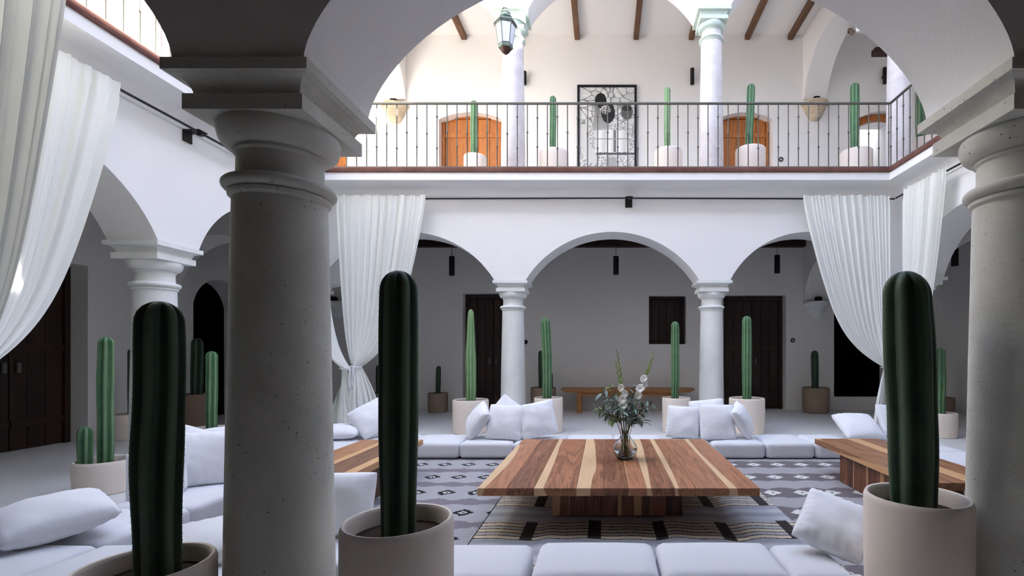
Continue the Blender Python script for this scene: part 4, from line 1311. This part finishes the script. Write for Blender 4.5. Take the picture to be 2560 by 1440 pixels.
corbel(px(2035, GY1), 6.60, 0.95, MAT['sand_stone'], 'carved sandstone corbel of the upper gallery at the right', 'upper right corbel')
corbel(px(2040, GY1), 2.33, 0.92, MAT['far_stone'], 'grey stone corbel in the ground floor gallery at the right', 'lower right corbel')
corbel(px(842, GY1), 2.33, 0.92, MAT['far_stone'], 'grey stone corbel in the ground floor gallery behind the bow-tied curtain', 'lower left corbel')

def pendant(x, y, ztop, h, r, zc, label):
    root = empty('pendant_lamp', (x, y, 0), 0, label, 'pendant lamp', 'black cylinder pendants of the ground floor gallery')
    MB().lathe([(r * 0.94, ztop - h), (r, ztop - h + 0.006), (r, ztop - 0.006), (r * 0.94, ztop)], 28).build('lamp_shade', MAT['black'], root, 40)
    MB().tube([(0, 0, ztop), (0, 0, zc)], 0.005, 6).build('cord', MAT['black'], root)
    MB().lathe([(0.04, zc - 0.02), (0.04, zc)], 16).build('ceiling_rose', MAT['black'], root)
for p, t_, b_, lb in ((1129.5, 641, 689, 'black cylinder pendant in the left back arch'), (1540, 641, 687, 'black cylinder pendant in the middle back arch'), (1943, 638, 683, 'black cylinder pendant in the right back arch')):
    Y = 9.3
    pendant(px(p, Y), Y, pz(t_, Y), pz(t_, Y) - pz(b_, Y), 0.052, 3.78, lb)
pendant(px(2387, 8.9), 8.9, pz(616, 8.9), pz(616, 8.9) - pz(665, 8.9), 0.056, 3.78, 'black cylinder pendant in the dim right gallery')
def sconce(x, z, label, h=0.34):
    root = empty('wall_lamp', (x, GY1, z), 0, label, 'wall lamp', 'black cylinder wall lamps of the upper gallery')
    MB().lathe([(0.038, -h / 2), (0.042, -h / 2 + 0.006), (0.042, h / 2 - 0.006), (0.038, h / 2)], 24, (0, -0.085, 0)).build('lamp_body', MAT['black'], root, 40)
    MB().box(-0.02, 0.02, -0.05, 0, -0.03, 0.03).build('wall_mount', MAT['black'], root)
sconce(px(1731, 10.4), pz(190, 10.4), 'black cylinder wall lamp left of the right upper column')
sconce(px(1311, 10.4), pz(194, 10.4), 'black cylinder wall lamp half behind the left upper column', 0.28)
sconce(px(2213, 10.4), pz(188, 10.4), 'black cylinder wall lamp at the left edge of the corner column')
m = empty('floodlight', (px(2128, 9.4), 9.4, pz(80, 9.4)), 0, 'small dark floodlight under the upper right transverse arch', 'floodlight')
MB().lathe([(0.03, 0), (0.045, 0.02), (0.05, 0.10), (0.035, 0.13)], 16).build('lamp_head', MAT['pot_dark'], m, 40, (0.05, 0, -0.04), (0, R(-50), 0))
MB().chamfer_box(-0.06, 0.0, -0.03, 0.03, -0.02, 0.06, 0.005).build('lamp_mount', MAT['black'], m)
def ring_thing(name, p, q, r, label, cat, cross=False):
    m = MB()
    x, z = px(p, GY1), pz(q, GY1)
    m.tube([(x + r * math.cos(2 * PI * i / 20), GY1 - 0.014, z + r * math.sin(2 * PI * i / 20)) for i in range(21)], 0.012, 6)
    if cross:
        m.box(x - 0.012, x + 0.012, GY1 - 0.02, GY1, z - r, z + r); m.box(x - r, x + r, GY1 - 0.02, GY1, z - 0.012, z + 0.012)
    tag(m.build(name, MAT['rod'], None, 60), label, cat)
ring_thing('iron_wall_anchor', 1314, 855, 0.038, 'small iron cross anchor on the back wall right of the left column', 'wall anchor', True)
ring_thing('iron_wall_ring', 1981, 851, 0.036, 'small iron ring on the back wall right of the right double door', 'wall ring')
ring_thing('iron_wall_ring', 1952, 399, 0.04, 'small iron ring low on the upper wall right of the right honey door', 'wall ring')

# framed print
pr_root = empty('framed_print', (0, 0, 0), 0, 'large framed black and white photograph on the upper gallery wall', 'picture')
ax0, ax1, az1 = px(1443, 10.42), px(1592, 10.42), pz(210, 10.42)
az0 = az1 - 1.98
f = 0.045
for (a, b_, c, d) in ((ax0, ax0 + f, az0, az1), (ax1 - f, ax1, az0, az1), (ax0 + f, ax1 - f, az1 - f, az1), (ax0 + f, ax1 - f, az0, az0 + f)):
    MB().chamfer_box(a, b_, GY1 - 0.06, GY1 - 0.001, c, d, 0.004).build('frame_bar', MAT['black'], pr_root)
def photo(U, V):
    # U,V 0..1, V downwards
    rs = np.random.RandomState(5)
    pts = np.stack([rs.rand(46), rs.rand(46) * 0.50], 1)
    asp = 1.55
    D = np.sqrt(((U[..., None] - pts[:, 0]) * 0.75) ** 2 + ((V[..., None] - pts[:, 1]) * asp) ** 2)
    Ds = np.sort(D, -1)
    stone_ = 0.55 + 0.14 * hash1(np.argmin(D, -1) * 1.7)
    g = np.where(Ds[..., 1] - Ds[..., 0] < 0.010, 0.22, stone_)
    rough = rs.rand(*U.shape)
    g = g * (0.75 + 0.5 * rough)
    low = V > 0.42
    foliage = 0.25 + 0.65 * (rough > 0.42)
    g = np.where(low, foliage * (0.7 + 0.3 * np.clip(V, 0, 1)), g)
    path = (np.abs(U - 0.13 - 0.1 * np.sin(V * 9)) < 0.10) & low
    g = np.where(path, 0.6, g)
    def ell(cx, cy, rx, ry): return ((U - cx) / rx) ** 2 + ((V - cy) / ry) ** 2 < 1
    g = np.where(ell(0.86, 0.28, 0.11, 0.09), 0.12, g)
    g = np.where(ell(0.86, 0.24, 0.09, 0.03), 0.04, g)
    g = np.where((np.abs(U - 0.40 + 0.1 * (V - 0.3)) < 0.13 + 0.12 * np.clip(V - 0.36, 0, 0.2)) & (V > 0.20) & (V < 0.50), 0.20 + 0.22 * np.clip((V - 0.2) * 3, 0, 1), g)
    g = np.where(ell(0.385, 0.15, 0.105, 0.085), 0.025, g)
    g = np.where(ell(0.52, 0.29, 0.125, 0.12), 0.035, g)
    dots = ell(0.47, 0.255, 0.10, 0.05) & (rough > 0.62)
    g = np.where(dots, 0.8, g)
    dress = (V > 0.48 + 0.05 * np.abs(U - 0.5)) & (V < 0.74) & (U > 0.25 + 0.15 * (V - 0.5)) & (U < 0.90 - 0.1 * (V - 0.5))
    g = np.where(dress, 0.74 + 0.12 * np.sin(U * 34 + 3 * V), g)
    g = np.where(dress & (np.abs(U - 0.64) < 0.022), 0.18, g)
    g = np.where(dress & (np.abs(V - 0.59) < 0.006), 0.35, g)
    g = np.where((np.abs(V - 0.755) < 0.012) & (U > 0.3), 0.12, g)
    g = np.where((V > 0.80) & (V < 1.0) & (np.abs(U - 0.57) < 0.10), 0.38, g)
    weave = (V > 0.86) & (U < 0.45)
    g = np.where(weave, 0.35 + 0.3 * (np.sin((U * 60 + V * 70)) > 0), g)
    return np.stack([g, g, g * 0.98], -1)
pm = painted_grid('print', 0, 1, 0, 1, 110, 160, lambda U, V: photo(U, 1 - V), MAT['print'], None, pr_root, 0.002)
pm.rotation_euler = (R(90), 0, 0)
pm.scale = (ax1 - ax0 - 2 * f, az1 - az0 - 2 * f, 1.0)
pm.location = (ax0 + f, GY1 - 0.03, az0 + f)

# hanging lantern
LY = 7.05
lx, lz = px(1264, LY), pz(137, LY)
lan = empty('hanging_lantern', (lx, LY, lz), R(14), 'old copper lantern with frosted panes hanging before the upper column', 'lantern')
def hexr(r, z, off=0): return [(r * math.cos(PI / 3 * i + off), r * math.sin(PI / 3 * i + off), z) for i in range(6)]
MB().lathe([(0.0, 0.0), (0.02, 0.01), (0.05, 0.035), (0.078, 0.075), (0.085, 0.10)], 24).build('finial', MAT['brass_dark'], lan, 60)
m = MB(); m.rings([hexr(0.098, 0.085), hexr(0.108, 0.10), hexr(0.108, 0.125), hexr(0.10, 0.135)], True, True); m.build('base_ring', MAT['verdigris'], lan)
z0_, z1_, r0_, r1_ = 0.135, 0.42, 0.098, 0.142
A, B = hexr(r0_, z0_), hexr(r1_, z1_)
for i in range(6):
    j = (i + 1) % 6
    k = 0.93
    c0 = [Vector(A[i]), Vector(A[j]), Vector(B[j]), Vector(B[i])]
    cc = sum(c0, Vector()) / 4
    nrm = (c0[1] - c0[0]).cross(c0[3] - c0[0]).normalized()
    c1 = [cc + (p - cc) * k for p in c0]
    MB().add([p + nrm * 0.002 for p in c1] + [p - nrm * 0.002 for p in c1], [(0, 1, 2, 3), (7, 6, 5, 4), (0, 4, 5, 1), (1, 5, 6, 2), (2, 6, 7, 3), (3, 7, 4, 0)]).build('pane', MAT['lantern_glass'], lan)
    MB().tube([A[i], B[i]], 0.0075, 6).build('corner_bar', MAT['verdigris'], lan)
m = MB(); m.rings([hexr(0.142, 0.415), hexr(0.152, 0.425), hexr(0.160, 0.445), hexr(0.150, 0.475), hexr(0.105, 0.50), hexr(0.085, 0.52)], True, True); m.build('roof', MAT['verdigris'], lan)
m = MB()
for i in range(6):
    p0, p1 = Vector(hexr(0.16, 0.445)[i]), Vector(hexr(0.16, 0.445)[(i + 1) % 6])
    m.tube([p0, p0 - Vector((0, 0, 0.075))], [0.008, 0.003], 6)
    for k in range(1, 6):
        q = p0.lerp(p1, k / 6)
        m.tube([q, q - Vector((0, 0, 0.018))], [0.007, 0.004], 5)
m.build('roof_fringe', MAT['brass_dark'], lan)
MB().lathe([(0.085, 0.515), (0.098, 0.525), (0.092, 0.545), (0.070, 0.565), (0.060, 0.595), (0.068, 0.60), (0.06, 0.62), (0.040, 0.645), (0.052, 0.65), (0.046, 0.672), (0.012, 0.69)], 24).build('chimney', MAT['verdigris'], lan, 40)
MB().tube([(0, 0, 0.685), (0.006, 0, 0.9), (0, 0, 8.4 - lz)], 0.007, 6).build('hanging_cable', MAT['wire'], lan)
arm = MB(); arm.tube([(lx, FY1 + 0.02, 8.42), (lx, LY - 0.02, 8.42)], 0.014, 8); arm.tube([(lx, FY1 + 0.02, 8.05), (lx, LY + 0.25, 8.4)], 0.010, 8)
tag(arm.build('lantern_arm', MAT['dark_iron'], None, 60), 'iron wall arm above the view that carries the hanging lantern', 'bracket')

# ------------------------------------------------------------------ vase and flowers
VXp, VYp = 0.18, 4.12
vs = empty('glass_vase', (VXp, VYp, TZ), 0, 'round glass vase half full of water on the square table', 'vase')
outer = [(0.0, 0.0), (0.05, 0.0), (0.062, 0.006), (0.085, 0.03), (0.100, 0.065), (0.103, 0.09), (0.096, 0.12), (0.078, 0.148), (0.056, 0.168), (0.045, 0.185), (0.043, 0.198), (0.047, 0.225), (0.058, 0.275), (0.071, 0.33), (0.078, 0.352)]
inner = [(0.0745, 0.352), (0.067, 0.33), (0.054, 0.275), (0.043, 0.225), (0.039, 0.198), (0.041, 0.185), (0.052, 0.168), (0.074, 0.146), (0.0925, 0.119), (0.0995, 0.09), (0.0965, 0.066), (0.082, 0.033), (0.06, 0.012), (0.0, 0.010)]
MB().lathe(outer + inner, 48, cap0=False, cap1=False).build('vase_body', MAT['glass'], vs, 60)
MB().lathe([(0.0, 0.0102), (0.0598, 0.0122), (0.0818, 0.0332), (0.0962, 0.0662), (0.0985, 0.083), (0.0, 0.083)], 40, cap0=False, cap1=False).build('water', MAT['water'], vs, 40)

def leaf_mesh(L, W, curl=0.15):
    m = MB()
    n = 7
    left, mid, right = [], [], []
    for i in range(n + 1):
        t = i / n
        w = W * math.sin(PI * min(1, t ** 0.75)) * 0.5 + 0.0004
        z = -curl * L * t * t
        left.append((-w, L * t, z + w * 0.25)); mid.append((0, L * t, z)); right.append((w, L * t, z + w * 0.25))
    vs_ = left + mid + right
    fs_ = []
    for i in range(n):
        fs_.append((i, n + 1 + i, n + 2 + i, i + 1)); fs_.append((n + 1 + i, 2 * (n + 1) + i, 2 * (n + 1) + i + 1, n + 2 + i))
    m.add(vs_, fs_)
    return m
def leaf_data(L, W, mat, curl=0.15):
    me = leaf_mesh(L, W, curl).mesh('leaf', 179)
    me.materials.append(MAT[mat])
    return me
EU = [leaf_data(0.105, 0.024, 'eucalyptus'), leaf_data(0.085, 0.027, 'eucalyptus', 0.3), leaf_data(0.06, 0.020, 'eucalyptus', 0.05)]
OL = [leaf_data(0.095, 0.036, 'olive_leaf', 0.25), leaf_data(0.06, 0.022, 'olive_leaf', 0.1)]
def branch(base, ctrl, tip, n, meshes, label, seed, start=0.3, spread=1.0):
    rnd = random.Random(seed)
    b0, c0, t0_ = Vector(base), Vector(ctrl), Vector(tip)
    def at(t): return b0 * (1 - t) ** 2 + c0 * 2 * t * (1 - t) + t0_ * t * t
    root = empty('eucalyptus_branch', (VXp, VYp, TZ), 0, label, 'branch', 'branches in the glass vase')
    MB().tube([at(i / 12) for i in range(13)], [0.0035 - 0.0022 * i / 12 for i in range(13)], 6).build('stem', MAT['twig'], root, 60)
    for i in range(n):
        t = start + (1 - start) * (i + 0.5) / n
        p = at(t)
        d = (at(min(1, t + 0.03)) - at(t - 0.03)).normalized()
        a = i * 2.4 + rnd.uniform(-0.5, 0.5)
        ref = Vector((0, 0, 1)) if abs(d.z) < 0.9 else Vector((1, 0, 0))
        s1 = d.cross(ref).normalized(); s2 = s1.cross(d)
        out = (s1 * math.cos(a) + s2 * math.sin(a)) * spread + d * rnd.uniform(0.25, 0.8) + Vector((0, 0, rnd.uniform(-0.35, 0.1)))
        out.normalize()
        q = out.to_track_quat('Y', 'Z') @ Euler((0, rnd.uniform(-0.7, 0.7), 0)).to_quaternion()
        o = bpy.data.objects.new('leaf', meshes[rnd.randrange(len(meshes))])
        COL.objects.link(o)
        o.parent = root
        o.location = p
        o.rotation_euler = q.to_euler()
        s = rnd.uniform(0.7, 1.1)
        o.scale = (s, s, s)
bt = 0.02
br = [((-.02, 0, bt), (-.03, 0, .42), (-.20, -.03, .56), 16, EU, 'eucalyptus branch arching up to the left edge of the bouquet', .42),
      ((-.03, .01, bt), (-.02, .02, .42), (-.25, .03, .42), 15, EU + OL, 'eucalyptus branch reaching level to the left', .45),
      ((-.01, -.03, bt), (.0, -.02, .44), (-.15, -.10, .33), 13, OL, 'olive green leafy sprig drooping at lower left', .5),
      ((.02, .02, bt), (.02, .03, .44), (.10, .06, .62), 15, EU, 'eucalyptus branch rising right of the middle', .45),
      ((.03, .0, bt), (.02, .0, .42), (.24, .0, .46), 14, EU, 'eucalyptus branch reaching out to the right', .42),
      ((.02, -.03, bt), (.0, -.03, .46), (.16, -.08, .31), 13, EU, 'dark eucalyptus sprig drooping over the right of the vase rim', .5),
      ((.0, -.02, bt), (.0, -.03, .38), (-.05, -.10, .44), 14, EU, 'eucalyptus sprig low in front of the bouquet', .5),
      ((.0, .03, bt), (.01, .03, .40), (.03, .08, .52), 14, EU, 'eucalyptus sprig at the back of the bouquet', .45),
      ((-.02, .02, bt), (-.01, .03, .40), (-.10, .06, .50), 14, EU, 'eucalyptus sprig behind the left gladiolus', .45),
      ((.02, -.01, bt), (.01, -.02, .40), (.08, -.07, .43), 14, EU, 'eucalyptus sprig in front below the right gladiolus', .48)]
br += [((.01, .02, bt), (.0, .02, .40), (-.17, .0, .36), 16, EU, 'eucalyptus sprig spreading low over the left of the vase rim', .5),
       ((-.01, .0, bt), (.0, -.01, .40), (.05, -.12, .36), 16, EU, 'eucalyptus sprig hanging forward over the vase rim', .5),
       ((.01, .0, bt), (.01, .02, .40), (.19, .07, .38), 15, EU, 'eucalyptus sprig spreading low behind the right of the vase rim', .48),
       ((-.02, .0, bt), (-.02, .02, .46), (-.14, .02, .62), 12, EU[2:] + OL[1:], 'thin budding twig rising at the left of the bouquet', .55)]
for i, (a, c, t, n, ms, lb, stt) in enumerate(br):
    branch(a, c, t, n + 5, ms, lb, 300 + i, stt)
def blossom_mesh(seed):
    rnd = random.Random(seed)
    m = MB()
    for k in range(6):
        a = k * PI / 3 + rnd.uniform(-0.15, 0.15)
        n = 5
        L = 0.040 * rnd.uniform(0.9, 1.1)
        rows = []
        for i in range(n + 1):
            t = i / n
            w = 0.019 * math.sin(PI * min(1, 0.12 + 0.80 * t))
            r_ = L * (0.10 + 0.9 * math.sin(t * PI / 2 * 0.95))
            z = 0.030 * t - 0.022 * t ** 3 + (0.004 if k % 2 else 0)
            rows.append([(r_ * math.cos(a) - s * w * math.sin(a), r_ * math.sin(a) + s * w * math.cos(a), z + 0.004 * s * math.sin(5 * t + k)) for s in (-1, 0, 1)])
        vs_ = [p for r_ in rows for p in r_]
        fs_ = []
        for i in range(n):
            for j in range(2): fs_.append((i * 3 + j, i * 3 + j + 1, (i + 1) * 3 + j + 1, (i + 1) * 3 + j))
        m.add(vs_, fs_)
    me = m.mesh('blossom', 179)
    me.materials.append(MAT['petal'])
    return me
BL = [blossom_mesh(i) for i in range(3)]
m = MB(); m.lathe([(0.0, 0), (0.0055, 0.006), (0.0065, 0.016), (0.004, 0.028), (0.0, 0.036)], 8, cap0=False, cap1=False)
BUD = m.mesh('bud', 60); BUD.materials.append(MAT['bud'])
def gladiolus(base, ctrl, tip, fl, label, seed):
    rnd = random.Random(seed)
    b0, c0, t0_ = Vector(base), Vector(ctrl), Vector(tip)
    def at(t): return b0 * (1 - t) ** 2 + c0 * 2 * t * (1 - t) + t0_ * t * t
    root = empty('gladiolus_stem', (VXp, VYp, TZ), 0, label, 'flower', 'gladioli in the glass vase')
    MB().tube([at(i / 14) for i in range(15)], [0.006 - 0.0045 * i / 14 for i in range(15)], 8).build('stem', MAT['stem'], root, 60)
    for i, t in enumerate(fl):
        p = at(t)
        d = Vector((rnd.choice([-0.6, 0.7]), -0.8, rnd.uniform(-0.1, 0.5))).normalized()
        o = bpy.data.objects.new('blossom', BL[i % 3]); COL.objects.link(o); o.parent = root
        o.location = p + d * 0.010
        o.rotation_euler = d.to_track_quat('Z', 'Y').to_euler()
        s = rnd.uniform(0.85, 1.1); o.scale = (s, s, s)
    n = 13
    t_start = (max(fl) if fl else 0.5) + 0.03
    for i in range(n):
        t = t_start + (0.97 - t_start) * i / (n - 1)
        p = at(t)
        ax = (at(min(1, t + 0.02)) - at(t - 0.02)).normalized()
        d = (ax * 1.4 + Vector((0.55 if i % 2 else -0.55, -0.3, 0))).normalized()
        o = bpy.data.objects.new('bud', BUD); COL.objects.link(o); o.parent = root
        o.location = p
        o.rotation_euler = d.to_track_quat('Z', 'Y').to_euler()
        s = 1.25 - 0.7 * i / n; o.scale = (s, s, s)
gladiolus((0.02, -0.03, bt), (0.0, -0.03, 0.52), (-0.075, -0.05, 0.93), [.45, .51, .56, .62], 'tall gladiolus with white blossoms at the left of the bouquet', 1)
gladiolus((-0.05, 0.0, bt), (0.09, -0.03, 0.46), (0.245, -0.02, 0.91), [.59, .645, .695, .74], 'tall gladiolus with white blossoms leaning to the right', 2)
gladiolus((0.0, 0.02, bt), (-0.01, 0.02, 0.50), (-0.085, 0.02, 0.84), [], 'unopened green gladiolus close to the left one', 3)
